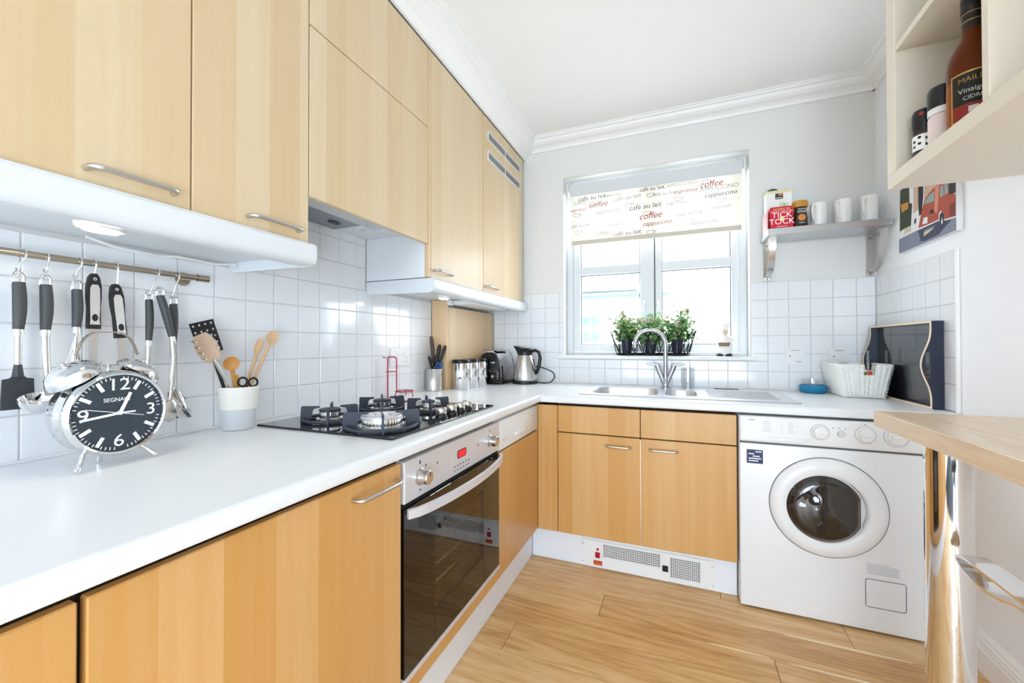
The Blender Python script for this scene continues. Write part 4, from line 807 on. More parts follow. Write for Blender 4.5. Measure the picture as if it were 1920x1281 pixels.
bmesh.ops.solidify(bm, geom=bm.faces[:], thickness=.002); obj('bowl', bm, 'server_beige', t, smooth=60)
for sg in (-1,1):
    for k in range(4):
        bm = B(); b0 = h0+d_*(-.02+.018*k)+s_*sg*.023; tube(bm, [b0, b0+n_*.01, b0+n_*.018-s_*sg*.004], [.003,.0028,.0015], 6); obj('tooth', bm, 'steel', t, smooth=50)
def spoon(name, label, base, bowl, r, m, elong=1.25, facing=(1,-.5,.15)):
    t = ctool(name, label); base, bowl = Vector(base), Vector(bowl); d = (bowl-base).normalized(); f = Vector(facing); f = (f-d*f.dot(d)).normalized(); s = d.cross(f).normalized()
    bm = B(); tube(bm, [base, bowl-d*r*elong*.85], [.0045,.006], 10); obj('shaft', bm, m, t, smooth=50)
    bm = B(); pr = [(0,-.007),(r*.6,-.006),(r*.92,-.001),(r,.003),(r*.93,.0035),(r*.6,-.001),(0,-.002)]; rings = []
    for rr, h in pr: rings.append([bm.verts.new(bowl+f*h+(s*math.cos(2*math.pi*k/24)+d*elong*math.sin(2*math.pi*k/24))*max(rr,1e-5)) for k in range(24)])
    for A_, C_ in zip(rings, rings[1:]):
        for k in range(24): bm.faces.new((A_[k],A_[(k+1)%24],C_[(k+1)%24],C_[k]))
    obj('bowl', bm, m, t, smooth=50)
spoon('wooden_spoon', 'round honey wooden spoon at the front of the crock', CR+Vector((.0,.01,.02)), (.105,-1.845,1.042), .021, 'spoon_wood', 1.05)
spoon('wooden_spoon', 'pale wooden spoon leaning to the right in the crock', CR+Vector((.0,-.012,.02)), (.068,-1.686,1.118), .019, 'spoon_pale', 1.4)
spoon('wooden_spoon', 'grey-brown wooden spoon behind the right-leaning pale one', CR+Vector((-.01,-.005,.02)), (.045,-1.715,1.09), .012, 'spoon_pale', 2.6, (.6,-.8,.1))
t = ctool('kitchen_scissors', 'black and red kitchen scissors handles in the crock')
for i, (yy, zz, m) in enumerate(((-1.805,.984,'black_plastic'),(-1.772,.980,'black_plastic'))):
    bm = B(); tube(bm, [(.098,yy+.014*math.cos(a),zz+.013*math.sin(a)) for a in [2*math.pi*k/20 for k in range(20)]], .003, 8, closed=True); tube(bm, [(.098,yy,zz-.013),(.09,-1.79,.93),(.085,-1.79,.87)], .003, 8); obj('finger_loop', bm, m, t, smooth=50)
bm = B(); tube(bm, [(.094,-1.79,.975),(.09,-1.788,.95)], .0035, 8); obj('pivot', bm, 'red_plastic', t, smooth=50)
t = ctool('yellow_peeler', 'small yellow handled tool peeping out of the crock'); bm = B(); tube(bm, [CR+Vector((-.01,0,.02)), (.07,-1.80,.985), (.068,-1.802,1.005)], [.004,.006,.003], 8); obj('handle', bm, 'yellow_plastic', t, smooth=50)

# ------------------------------------------------------------ knife pot
KP = Vector((.0555,-.693,ZW)); kp = thing('knife_pot', 'brushed steel pot of knives on the worktop below the corner', 'pot', KP)
bm = B(); lathe(bm, [(0,.001),(.047,.001),(.048,.006),(.0465,.009),(.0465,.112),(.048,.115),(.048,.12),(.046,.121),(.045,.118),(.045,.006),(0,.006)], KP, 40); obj('wall', bm, 'brushed_steel', kp, smooth=40)
GK = 'knives in the steel pot'
def knife(label, b, tp, m, w=.0095, name='kitchen_knife'):
    t = thing(name, label, 'knife', KP+Vector((0,0,.008)), group=GK); b, tp = KP+Vector(b), KP+Vector(tp); d = (tp-b).normalized(); mid = b.lerp(tp,.5)
    bm = B(); n = 6; tube(bm, [mid.lerp(tp,i/n)+Vector((0,.002*math.sin(math.pi*i/n),0)) for i in range(n+1)], [w*x for x in (.75,.9,.85,.95,1,1.0,.7)], 10); h = obj('handle', bm, m, t, smooth=50)
    s = d.cross(XV).normalized(); bm = B(); prism(bm, [(0,-.008),(0,.006),((mid-b).length,.009),((mid-b).length,-.009)], b-XV*.0007, d, s, XV*.0014); obj('blade', bm, 'steel', t)
    for q in (.35,.62):
        bm = B(); c_ = mid.lerp(tp,q)-ZV*.01; lathe(bm, [(0,.001),(.002,.001),(.002,0)], c_+XV*w*.95, 8, XV); obj('rivet', bm, 'steel', h)
knife('brown handled knife standing tallest in the steel pot', (.005,.01,.012), (-.012,-.012,.30), 'knife_brown', .012)
knife('black curved handled knife leaning left out of the steel pot', (.01,.02,.012), (.0,-.055,.19), 'black_plastic', .0085)
knife('black handled knife with rivets upright in the steel pot', (.02,-.005,.012), (.022,-.022,.20), 'black_plastic', .0095)
knife('wide black handled knife leaning right in the steel pot', (-.012,-.012,.012), (.022,.022,.255), 'black_plastic', .0115)
knife('slim black handled knife leaning farthest right in the steel pot', (-.01,-.02,.012), (.05,.035,.25), 'black_plastic', .009)
t = thing('scissors', 'blue handled scissors in the steel knife pot', 'scissors', KP+Vector((0,0,.008)), group=GK)
for yy, xx in ((-.012,.028),(.022,.03)):
    bm = B(); c_ = KP+Vector((xx,yy,.138)); tube(bm, [c_+Vector((.004*math.sin(a),.013*math.cos(a),.016*math.sin(a))) for a in [2*math.pi*k/18 for k in range(18)]], .0035, 8, closed=True); tube(bm, [c_-ZV*.016, KP+Vector((.02,.0,.02))], .003, 6); obj('finger_loop', bm, 'blue_plastic', t, smooth=50)

# ------------------------------------------------------------ canisters, toaster, kettle
for i, (yy, lb) in enumerate(((-.568,'chrome canister with dark lid nearest the knife pot'),(-.455,'middle chrome canister with dark lid'),(-.347,'chrome canister with dark lid next to the toaster'))):
    c_ = Vector((.158,yy,ZW)); t = thing('canister', lb, 'canister', c_, group='chrome canisters')
    bm = B(); lathe(bm, [(0,.001),(.051,.001),(.052,.003),(.052,.147),(.050,.15),(0,.15)], c_, 40); obj('body', bm, 'chrome', t, smooth=40)
    bm = B(); lathe(bm, [(.0535,.1505),(.0535,.166),(.051,.169),(0,.170)], c_, 40); bm2 = obj('lid', bm, 'black_plastic', t, smooth=40)
to = thing('toaster', 'black and chrome two-slot toaster beside the kettle', 'toaster', (.192,-.165,ZW))
x0, x1, y0, y1 = .108, .276, -.270, -.030
sec = [(0,.02),(.004,.10),(.016,.16),(.036,.198),(.062,.212),(.106,.212),(.132,.198),(.152,.16),(.164,.10),(.168,.02)]
bm = B(); prism(bm, sec, (x0,y0+.012,ZW), XV, ZV, (0,y1-y0-.024,0)); sh = obj('chrome_shell', bm, 'chrome_soft', to, smooth=30)
bm = B(); box(bm, x0-.001, x1+.001, y0+.004, y1-.004, ZW+.004, ZW+.022, .005, 2); obj('base', bm, 'black_plastic', to, smooth=40)
bm = B(); prism(bm, [(a*.985+.001, b*.97 if b > .03 else b) for a, b in sec], (x0,y0,ZW), XV, ZV, (0,.014,0)); fr_ = obj('front_panel', bm, 'black_plastic', to, smooth=30)
bm = B(); prism(bm, [(a*.985+.001, b*.97 if b > .03 else b) for a, b in sec], (x0,y1-.014,ZW), XV, ZV, (0,.014,0)); obj('rear_panel', bm, 'black_plastic', to, smooth=30)
for sx_ in (.056,.112):
    bm = B(); box(bm, x0+sx_-.012, x0+sx_+.012, y0+.035, y1-.03, ZW+.2122, ZW+.2135); s1 = obj('slot', bm, 'dark_gap', to)
    bm = B(); box(bm, x0+sx_-.015, x0+sx_-.012, y0+.03, y1-.025, ZW+.210, ZW+.2165, .001); box(bm, x0+sx_+.012, x0+sx_+.015, y0+.03, y1-.025, ZW+.210, ZW+.2165, .001); obj('slot_rim', bm, 'steel', s1)
    bm = B(); box(bm, x0+sx_-.018, x0+sx_+.018, y0-.012, y0, ZW+.135, ZW+.146, .004, 2); obj('lever', bm, 'steel', fr_, smooth=40)
    bm = B(); lathe(bm, [(0,.012),(.009,.012),(.0105,.009),(.011,0)], (x0+sx_,y0,ZW+.052), 18, (0,-1,0)); obj('dial', bm, 'steel', fr_, smooth=40)
bm = B(); tube(bm, [(x0+.112+.026*math.cos(a), y0-.001, ZW+.09+.009*math.sin(a)) for a in [2*math.pi*k/24 for k in range(24)]], .0013, 6, closed=True); obj('badge_ring', bm, 'steel', fr_)
bm = B()
for k in range(4): box(bm, x0+.138, x0+.15, y0-.002, y0, ZW+.035+k*.013, ZW+.041+k*.013, .001)
obj('button', bm, 'steel', fr_, kind='stuff')
bm = B(); box(bm, x1-.002, x1+.001, y0+.012, y0+.03, ZW+.03, ZW+.12); obj('side_edge', bm, 'black_plastic', to)
ke = thing('kettle', 'steel and black jug kettle in the corner of the worktop', 'kettle', (.385,-.125,ZW)); kc = Vector((.385,-.125,ZW))
bm = B(); lathe(bm, [(0,.001),(.082,.001),(.083,.01),(.081,.02),(0,.02)], kc, 36); obj('power_base', bm, 'black_plastic', ke, smooth=40)
bm = B(); lathe(bm, [(0,.021),(.078,.021),(.08,.027),(.078,.05),(.07,.10),(.06,.145),(.051,.178),(.049,.185)], kc, 40); obj('body', bm, 'brushed_steel', ke, smooth=40)
bm = B(); rings = []
for i in range(6):
    s = i/5; ring = []
    for k in range(32):
        a = 2*math.pi*k/32; c_, sn = math.cos(a), math.sin(a); r = .049-.004*math.sin(math.pi*s)+.006*s; sp = max(0,-c_)**3*.028*s; ring.append(bm.verts.new(kc+Vector(((r+sp)*c_, r*sn, .183+.045*s+(-c_*.019*s)))))
    rings.append(ring)
for A_, C_ in zip(rings, rings[1:]):
    for k in range(32): bm.faces.new((A_[k],A_[(k+1)%32],C_[(k+1)%32],C_[k]))
bm.faces.new(rings[-1]); obj('spout_collar', bm, 'black_plastic', ke, smooth=40)
bm = B(); tube(bm, [kc+Vector(p) for p in ((.035,0,.205),(.07,-.004,.218),(.098,-.006,.205),(.106,-.006,.17),(.1,-.006,.12),(.084,-.006,.075),(.074,-.004,.062),(.072,-.002,.075),(.064,-.002,.11),(.054,0,.16))], [.011,.010,.0105,.0115,.0115,.010,.008,.006,.006,.008], 12); obj('handle', bm, 'black_plastic', ke, smooth=50)
bm = B(); lathe(bm, [(0,.224),(.03,.228),(.04,.226),(.044,.22)], kc+Vector((.004,0,.004)), 28); obj('lid', bm, 'black_plastic', ke, smooth=40)
bm = B()
for k in range(3): box(bm, kc.x-.03+.012*k, kc.x-.022+.012*k, kc.y-.0795, kc.y-.0725, ZW+.033, ZW+.0345)
obj('scale_marks', bm, 'ink', ke, kind='stuff')
cp_ = [(.466,-.125,.853),(.50,-.10,.8465),(.53,-.05,.8465),(.552,-.03,.87),(.556,-.028,.892),(.542,-.028,.914),(.503,-.03,.932),(.46,-.035,.946),(.42,-.03,.95)]
bm = B(); pts = []
P_ = [Vector(p) for p in cp_]
for i in range(len(P_)-1):
    p0, p1, p2, p3 = P_[max(0,i-1)], P_[i], P_[i+1], P_[min(len(P_)-1,i+2)]
    for k in range(5):
        s = k/5; pts.append(.5*((2*p1)+(p2-p0)*s+(2*p0-5*p1+4*p2-p3)*s*s+(3*p1-p0-3*p2+p3)*s**3))
tube(bm, pts, .0036, 8); obj('power_cord', bm, 'black_rubber', ke, smooth=50)

# ------------------------------------------------------------ sockets
def socket(o, ux, n, w, h, label, kind):
    o, ux, n = Vector(o), Vector(ux), Vector(n); t = thing('wall_socket', label, 'socket', o)
    bm = B(); prism(bm, rrect(w,h,.004), o+n*.0006, ux, ZV, n*.008); pl = obj('face_plate', bm, 'white_plastic', t, smooth=30)
    ft = o+n*.0086
    if kind == 'double':
        for sg in (-1,1):
            bm = B(); prism(bm, rrect(.012,.02,.002), ft+ux*sg*w*.17+ZV*h*.2, ux, ZV, n*.003); obj('rocker', bm, 'white_plastic', pl)
            for a, b, ww, hh in ((0,.012,.004,.007),(-.011,-.01,.006,.004),(.011,-.01,.006,.004)):
                bm = B(); prism(bm, [(-ww/2,-hh/2),(ww/2,-hh/2),(ww/2,hh/2),(-ww/2,hh/2)], ft+ux*(sg*w*.3+a)+ZV*(b-h*.16), ux, ZV, n*.0003); obj('pin_hole', bm, 'ink', pl)
    else:
        bm = B(); prism(bm, rrect(.022,.034,.002), ft+ux*.016, ux, ZV, n*.003); obj('rocker', bm, 'white_plastic', pl)
        bm = B(); prism(bm, disc_pts(12,.0035), ft-ux*.022, ux, ZV, n*.0006); obj('neon', bm, 'ink', pl)
        bm = B(); prism(bm, [(-.02,-.0012),(.02,-.0012),(.02,.0012),(-.02,.0012)], ft+ux*.002+ZV*h*.36, ux, ZV, n*.0003); prism(bm, [(-.012,-.0012),(.012,-.0012),(.012,.0012),(-.012,.0012)], ft+ux*.02-ZV*h*.34, ux, ZV, n*.0003); obj('lettering_line', bm, 'ink', pl, kind='stuff')
    return t
socket((0,-.93,1.033), YV, XV, .15, .086, 'white double socket on the tiles left of the knife pot', 'double')
socket((1.903,0,1.03), XV, (0,-1,0), .088, .088, 'white switch plate on tiles above the blue dish', 'single')
socket((2.098,0,1.03), XV, (0,-1,0), .088, .088, 'white fused switch on tiles above the wicker basket', 'single')

# ------------------------------------------------------------ window sill: planter, figurine
ZS = 1.026
pb = thing('wire_planter', 'black wire planter basket on the window sill', 'planter', (1.165,.03,ZS))
def oval(z, hx, hy, n=60):
    f = [Vector((1.165+x, .03+y, z)) for x, y in rrect(2*hx, 2*hy, hy*.8, 8)]; f.append(f[0]); L_ = [0]
    for p, q in zip(f, f[1:]): L_.append(L_[-1]+(q-p).length)
    out = []
    for i in range(n):
        t_ = L_[-1]*i/n; k = max(j for j in range(len(L_)-1) if L_[j] <= t_); out.append(f[k].lerp(f[k+1], (t_-L_[k])/max(1e-9, L_[k+1]-L_[k])))
    return out
lo, hi = oval(ZS+.006,.21,.046), oval(ZS+.155,.262,.06)
bm = B(); tube(bm, lo, .0042, 6, closed=True); tube(bm, oval(ZS+.014,.212,.047), .0028, 6, closed=True)
for xx in [-.18+.045*i for i in range(9)]: tube(bm, [(1.165+xx,-.012,ZS+.004),(1.165+xx,.072,ZS+.004)], .002, 6)
obj('base_frame', bm, 'wire_black', pb, smooth=50)
for i in range(0, 60, 3):
    bm = B(); a0, a1, am = Vector(lo[i-3]), Vector(lo[(i+3) % 60]), Vector(hi[i]); q = []
    for k in range(9):
        s = k/8; l_ = Vector(hi[i-2]) if s < .5 else Vector(hi[(i+2) % 60])
        b_ = a0.lerp(a1, s); tp_ = Vector(hi[i-2]).lerp(Vector(hi[(i+2) % 60]), s); q.append(b_.lerp(tp_, math.sin(math.pi*s)**.55))
    tube(bm, q, .003, 6); obj('wire_hoop', bm, 'wire_black', pb, smooth=50)
def leaf(bm, p, d, n, l, w_):
    d = d.normalized(); s = d.cross(n).normalized(); A = [bm.verts.new(p), bm.verts.new(p+d*l*.45+s*w_), bm.verts.new(p+d*l), bm.verts.new(p+d*l*.45-s*w_)]; mid = bm.verts.new(p+d*l*.5-n.normalized()*w_*.35)
    for k in range(4): bm.faces.new((A[k],A[(k+1)%4],mid))
PL = [(1.015,'potted pale rose plant at the left of the wire planter'),(1.158,'potted pale rose plant in the middle behind the tap'),(1.312,'potted pale rose plant at the right of the wire planter')]
for px_, lb in PL:
    c_ = Vector((px_,.03,ZS+.008)); t = thing('potted_rose', lb, 'plant', c_, group='potted roses in the planter')
    bm = B(); lathe(bm, [(0,.001),(.028,.001),(.036,.086),(.038,.087),(.038,.093),(.035,.093),(.034,.08),(0,.08)], c_, 28); obj('pot', bm, 'pot_dark', t, smooth=40)
    rnd = random.Random(int(px_*1000)); bms = B(); tips = []
    for k in range(26):
        a = rnd.uniform(0,6.28); r_ = rnd.uniform(.01,.105); tip = c_+Vector((r_*1.1*math.cos(a), r_*.42*math.sin(a), rnd.uniform(.13,.285)-r_*.55)); tips.append(tip); b0 = c_+Vector((rnd.uniform(-.015,.015),rnd.uniform(-.015,.015),.078)); tube(bms, [b0, b0.lerp(tip,.5)+Vector((0,0,.012)), tip], [.0018,.0014,.001], 5)
    obj('stems', bms, 'leaf_green', t, kind='stuff')
    for m_, cnt in (('leaf_green',300),('leaf_light',520)):
        bm = B()
        for k in range(cnt):
            tip = rnd.choice(tips); s = rnd.uniform(.25,1); p = (c_+Vector((0,0,.085))).lerp(tip, s)+Vector((rnd.gauss(0,.016),rnd.gauss(0,.010),rnd.gauss(0,.014))); p.y = min(p.y,.07); p.y = max(p.y,-.008) if p.z < ZS+.165 else p.y; leaf(bm, p, Vector((rnd.uniform(-1,1),rnd.uniform(-1,.3),rnd.uniform(-.5,.8))), Vector((rnd.uniform(-.4,.4),rnd.uniform(-1,.1),rnd.uniform(.2,1))), rnd.uniform(.018,.034), rnd.uniform(.006,.011))
        obj('foliage', bm, m_, t, kind='stuff')
    for k in range(10):
        tip = tips[k]+Vector((0,-.006,.004)); tip.y = min(tip.y,.055); bm = B(); rr = rnd.uniform(.014,.020); ax = Vector((rnd.uniform(-.5,.5),-1,rnd.uniform(.2,.9))).normalized()
        for q in range(3): lathe(bm, [(rr*(.25+.25*q),-.001),(rr*(.42+.3*q),rr*(.5-.1*q)),(rr*(.5+.3*q),rr*(.95-.28*q))], tip, 9, ax)
        obj('flower', bm, 'petal', t, smooth=60)
fg = thing('chef_figurine', 'small white chef figurine with dark shoes on the sill', 'figurine', (1.567,.03,ZS)); fc = Vector((1.567,.03,ZS))
for sg in (-1,1):
    bm = B(); lathe(bm, [(0,.018),(.010,.016),(.0155,.008),(.0155,.001),(0,.001)], fc+Vector((sg*.024-.002,-.006,0)), 18, sx=1.15, sy=1.4); obj('shoe', bm, 'shoe_dark', fg, smooth=50)
bm = B(); lathe(bm, [(0,.012),(.028,.013),(.036,.03),(.038,.06),(.033,.09),(.024,.112),(.014,.124),(0,.126)], fc, 28, sx=1.1, sy=.85); obj('body', bm, 'figurine_white', fg, smooth=60)
bm = B(); lathe(bm, [(0,-.02),(.013,-.015),(.018,0),(.015,.014),(0,.019)], fc+Vector((.004,-.004,.142)), 22); hd_ = obj('head', bm, 'skin_pink', fg, smooth=60)
bm = B(); lathe(bm, [(.0175,0),(.0185,.006),(.016,.016),(.022,.026),(.021,.038),(.012,.044),(0,.045)], fc+Vector((.004,-.003,.153)), 22); obj('chef_hat', bm, 'figurine_white', hd_, smooth=60)
bm = B(); lathe(bm, [(0,-.004),(.003,-.002),(.0035,.001),(0,.004)], fc+Vector((.003,-.022,.141)), 10); obj('nose', bm, 'skin_pink', hd_, smooth=60)
bm = B()
for sg in (-1,1): tube(bm, [fc+Vector((sg*.026,0,.112)), fc+Vector((sg*.04,-.014,.092)), fc+Vector((sg*.022,-.034,.082))], [.008,.009,.007], 10)
obj('arms', bm, 'figurine_white', fg, smooth=60)
bm = B(); lathe(bm, [(0,.058),(.02,.058),(.025,.078),(.0235,.079),(.018,.062),(0,.062)], fc+Vector((-.006,-.04,0)), 20, sx=1.3, sy=.7); obj('basket', bm, 'wicker_brown', fg, smooth=40)
for k in range(5):
    bm = B(); lathe(bm, [(0,-.006),(.006,-.003),(.0065,.002),(0,.007)], fc+Vector((-.028+.011*k,-.04,.079)), 10); obj('bread_roll', bm, 'petal', fg, smooth=60)

# ------------------------------------------------------------ right end of worktop: dish, basket, tray
c_ = Vector((1.967,-.075,ZW)); t = thing('glass_dish', 'blue and clear glass dish on the worktop by the drainer', 'dish', c_)
bm = B(); lathe(bm, [(0,.001),(.052,.001),(.059,.008),(.061,.034),(.058,.042),(.05,.042),(.05,.012),(0,.008)], c_, 36); obj('base', bm, 'blue_glass', t, smooth=50)
bm = B(); lathe(bm, [(.049,.042),(.05,.07),(.0475,.07),(.0465,.043)], c_, 36); obj('rim', bm, 'glass_clear', t, smooth=50)
wk = thing('wicker_basket', 'white woven wicker basket on the worktop beside the tray', 'basket', (2.125,-.135,ZW))
bX0, bX1, bY0, bY1 = 2.045, 2.202, -.248, -.022; tX0, tX1, tY0, tY1 = 2.018, 2.226, -.268, -.012; BH = .150
def rect_path(s, per):
    x0, x1, y0, y1 = bX0+(tX0-bX0)*s, bX1+(tX1-bX1)*s, bY0+(tY0-bY0)*s, bY1+(tY1-bY1)*s; pts = []; r = .012
    for (ax, ay), (bx3, by3), nn in (((x0+r,y0),(x1-r,y0),Vector((0,-1,0))),((x1,y0+r),(x1,y1-r),Vector((1,0,0))),((x1-r,y1),(x0+r,y1),Vector((0,1,0))),((x0,y1-r),(x0,y0+r),Vector((-1,0,0)))):
        for i in range(per): q = i/(per-1); pts.append((Vector((ax+(bx3-ax)*q, ay+(by3-ay)*q, 0)), nn))
    return pts
NP = 45
for row in range(21):
    s = (row+.5)/21; z = ZW+.006+BH*s*.95; bm = B(); pts = []
    for i, (p, nn) in enumerate(rect_path(s, NP)): pts.append(p+Vector((0,0,z))+nn*.0042*math.cos(math.pi*(i % NP)/2.5)*(1 if row % 2 else .45))
    if s > .72:
        keep = [k for k, p in enumerate(pts) if not (p.y < bY0 and 2.118 < p.x < 2.164 and p.y < -.24 and k < NP)]
        j = next((a_ for a_ in range(len(keep)-1) if keep[a_+1]-keep[a_] > 1), None)
        order = keep[j+1:]+keep[:j+1] if j is not None else keep
        tube(bm, [pts[k] for k in order], .0036, 5)
    else: tube(bm, pts, .0036, 5, closed=True)
    obj('weave_strand', bm, 'wicker_white', wk, smooth=60)
b0, t0 = rect_path(0, 12), rect_path(1, 12)
for i, (p, nn) in enumerate(b0):
    if i < 12 and 6 <= i <= 7: top_s = .7
    else: top_s = 1
    q0, q1 = p+Vector((0,0,ZW+.004)), p.lerp(t0[i][0], top_s)+Vector((0,0,ZW+.004+BH*top_s)); bm = B(); tube(bm, [q0, q1], .003, 6); obj('stake', bm, 'wicker_white', wk)
rim = [p+Vector((0,0,ZW+BH+.002)) for p, n in rect_path(1.0, 40)]
gap = [k for k in range(160) if not (k < 40 and 2.116 < rim[k].x < 2.166)]
j = next(a_ for a_ in range(len(gap)-1) if gap[a_+1]-gap[a_] > 1); order = gap[j+1:]+gap[:j+1]
for ph in (0, math.pi):
    bm = B(); tube(bm, [rim[k]+Vector((0,0,.0035*math.sin(k*.9+ph)))+rect_path(1.0,40)[k][1]*.0035*math.cos(k*.9+ph) for k in order], .0042, 6); obj('rim_twist', bm, 'wicker_white', wk, smooth=60)
bm = B(); box(bm, bX0, bX1, bY0, bY1, ZW+.002, ZW+.007); obj('base', bm, 'wicker_white', wk)
t = thing('green_carton', 'green and orange packet peeping from the wicker basket notch', 'packet', (2.135,-.2,ZW+.01)); bm = B(); box(bm, 2.108, 2.162, -.235, -.17, ZW+.009, ZW+.128, .002); obj('packet', bm, 'carton_white', t); bm = B(); box(bm, 2.120, 2.136, -.2358, -.235, ZW+.104, ZW+.122); obj('print', bm, 'leaf_green', t); bm = B(); box(bm, 2.137, 2.158, -.2358, -.235, ZW+.106, ZW+.126); obj('print', bm, 'orange_print', t)
tr = thing('serving_tray', 'dark lacquered serving tray with wavy handles leaning on right wall', 'tray', (2.235,-.3,ZW))
TY0, TY1, TH_ = -.575, -.035, .343
bm = B(); box(bm, 2.246, 2.2565, TY0+.008, TY1-.008, ZW+.008, ZW+TH_-.008); obj('tray_floor', bm, 'tray_navy', tr)
for z0 in (ZW+.001, ZW+TH_-.009):
    bm = B(); box(bm, 2.222, 2.2565, TY0+.008, TY1-.008, z0, z0+.008); rr_ = obj('long_rim', bm, 'tray_side', tr); bm = B(); box(bm, 2.2195, 2.222, TY0+.008, TY1-.008, z0, z0+.008); obj('rim_edge', bm, 'tray_edge', rr_)
def wave(n=28): return [(2.2205-.030*(.5-.5*math.cos(2*math.pi*min(1,max(0,(i/n-.08)/.84))))**1.3, ZW+.001+(TH_-.002)*i/n) for i in range(n+1)]
for y0, y1 in ((TY0,TY0+.0075),(TY1-.0075,TY1)):
    wv = wave(); h = len(wv)
    bm = B()   # end wall with a slot, built as a strip mesh
    cols = [2.203, 2.2155]
    for i in range(h-1):
        (xa, za), (xb, zb_) = wv[i], wv[i+1]; mid = (za+zb_)/2-ZW; slot = .125 < mid < .215
        segs = [(xa, xb, cols[0], cols[0]), (cols[1], cols[1], 2.2565, 2.2565)] if slot and xa < cols[0] else [(xa, xb, 2.2565, 2.2565)]
        for l0, l1, r0, r1 in segs: prism(bm, [(l0,za),(r0,za),(r1,zb_),(l1,zb_)], (0,y0,0), XV, ZV, (0,y1-y0,0))
    bmesh.ops.remove_doubles(bm, verts=bm.verts, dist=1e-5); ee = obj('end_wall', bm, 'tray_side', tr)
    bm = B(); ribbon(bm, [(x-.0012,(y0+y1)/2,z) for x, z in wv], YV, .0078, .0024); obj('end_edge', bm, 'tray_edge', ee)

# ------------------------------------------------------------ steel wall shelf and what stands on it
ZH = 1.69
ws = thing('wall_shelf', 'brushed steel wall shelf on curved brackets right of window', 'shelf', (2.0,-.1,1.657))
bm = B(); box(bm, 1.748, 2.252, -.2, -.001, ZH-.0045, ZH, .001); box(bm, 1.748, 2.252, -.2, -.197, ZH-.033, ZH-.0045); box(bm, 1.748, 1.751, -.197, -.001, ZH-.033, ZH-.0045); box(bm, 2.249, 2.252, -.197, -.001, ZH-.033, ZH-.0045); box(bm, 1.751, 2.249, -.195, -.19, ZH-.033, ZH-.030); box(bm, 1.751, 2.249, -.19, -.001, ZH-.0325, ZH-.0305); obj('board', bm, 'shelf_steel', ws)
for xx in (1.777, 2.235):
    bm = B(); box(bm, xx-.0155, xx+.0155, -.0035, .0078, 1.446, ZH-.034, .0008); br = obj('bracket', bm, 'steel', ws)
    pts = [(xx,-.005,1.462)]+[(xx, -.005-.16*(1-math.cos(R(90*i/14)))**1.0*.98-.0, 1.463+.165*math.sin(R(90*i/14))) for i in range(1,15)]
    pts = [(xx, -.006-.155*math.sin(R(90*i/14)), 1.463+.19*(1-math.cos(R(90*i/14)))) for i in range(15)]
    bm = B(); ribbon(bm, pts, XV, .03, .003); obj('curved_arm', bm, 'steel', br, smooth=40)
    bm = B(); box(bm, xx-.0155, xx+.0155, -.165, -.0035, ZH-.0375, ZH-.0335); obj('top_arm', bm, 'steel', br)
    for zz in (1.455,1.64): bm = B(); lathe(bm, [(0,.002),(.003,.0015),(.004,0)], (xx,-.0035,zz), 10, (0,-1,0)); obj('screw', bm, 'ink', br)
t = thing('tea_box', 'small red tea box with white lettering on the steel shelf', 'box', (1.81,-.15,ZH)); bm = B(); box(bm, 1.762, 1.862, -.185, -.125, ZH+.0005, ZH+.112, .001); bx3 = obj('carton', bm, 'tea_red', t)
for s_, zz in (('TICK',ZH+.068),('TOCK',ZH+.034)): text('lettering', s_, .040, (1.812,-.1856,zz), XV, ZV, 'white_ink', bx3, depth=.0003, sx=1.0)
text('lettering', 'ROOIBOS TEA', .0115, (1.812,-.1856,ZH+.099), XV, ZV, 'carton_yellow', bx3); text('lettering', 'CAFFEINE FREE', .007, (1.812,-.1856,ZH+.010), XV, ZV, 'white_ink', bx3)
bm = B(); prism(bm, disc_pts(20,.010,ry=.012), (1.812,-.1858,ZH+.051), XV, ZV, (0,.0002,0)); obj('emblem', bm, 'carton_yellow', bx3)
for zz in (ZH+.0885,): bm = B(); box(bm, 1.763, 1.861, -.1854, -.185, zz, zz+.0015); obj('print_line', bm, 'white_ink', bx3)
t = thing('tea_carton', 'tall white carton with yellow top behind the red tea box', 'box', (1.81,-.08,ZH)); bm = B(); box(bm, 1.757, 1.872, -.118, -.045, ZH+.0005, ZH+.208, .001); cb_ = obj('carton', bm, 'carton_white', t)
bm = B(); box(bm, 1.756, 1.873, -.119, -.044, ZH+.2085, ZH+.219, .001); obj('top_flap', bm, 'carton_yellow', t)
bm = B(); box(bm, 1.797, 1.832, -.1186, -.118, ZH+.172, ZH+.202); lb_ = obj('label', bm, 'label_dark', cb_); bm = B(); box(bm, 1.812, 1.830, -.1189, -.1186, ZH+.190, ZH+.200); obj('label_patch', bm, 'label_orange', lb_); bm = B(); box(bm, 1.80, 1.829, -.1189, -.1186, ZH+.177, ZH+.180); obj('label_line', bm, 'white_ink', lb_)
bm = B(); r4 = random.Random(3)
for k in range(40): leaf(bm, Vector((1.835+r4.gauss(0,.011),-.1187,ZH+.135+r4.gauss(0,.012))), Vector((r4.uniform(-1,1),0,r4.uniform(-1,1))), Vector((0,-1,0)), .009, .003)
obj('leaf_print', bm, 'leaf_light', cb_, kind='stuff')
t = thing('pink_carton', 'slim pink and white carton at the shelf end behind red tea box', 'box', (1.755,-.12,ZH)); bm = B(); box(bm, 1.7485, 1.7555, -.165, -.06, ZH+.0005, ZH+.098, .001); obj('carton', bm, 'carton_pink', t)
t = thing('tea_bag_pouch', 'crumpled dark teal pouch lying on top of the white carton', 'pouch', (1.79,-.08,ZH+.219)); bm = B(); bmesh.ops.create_icosphere(bm, subdivisions=2, radius=1)
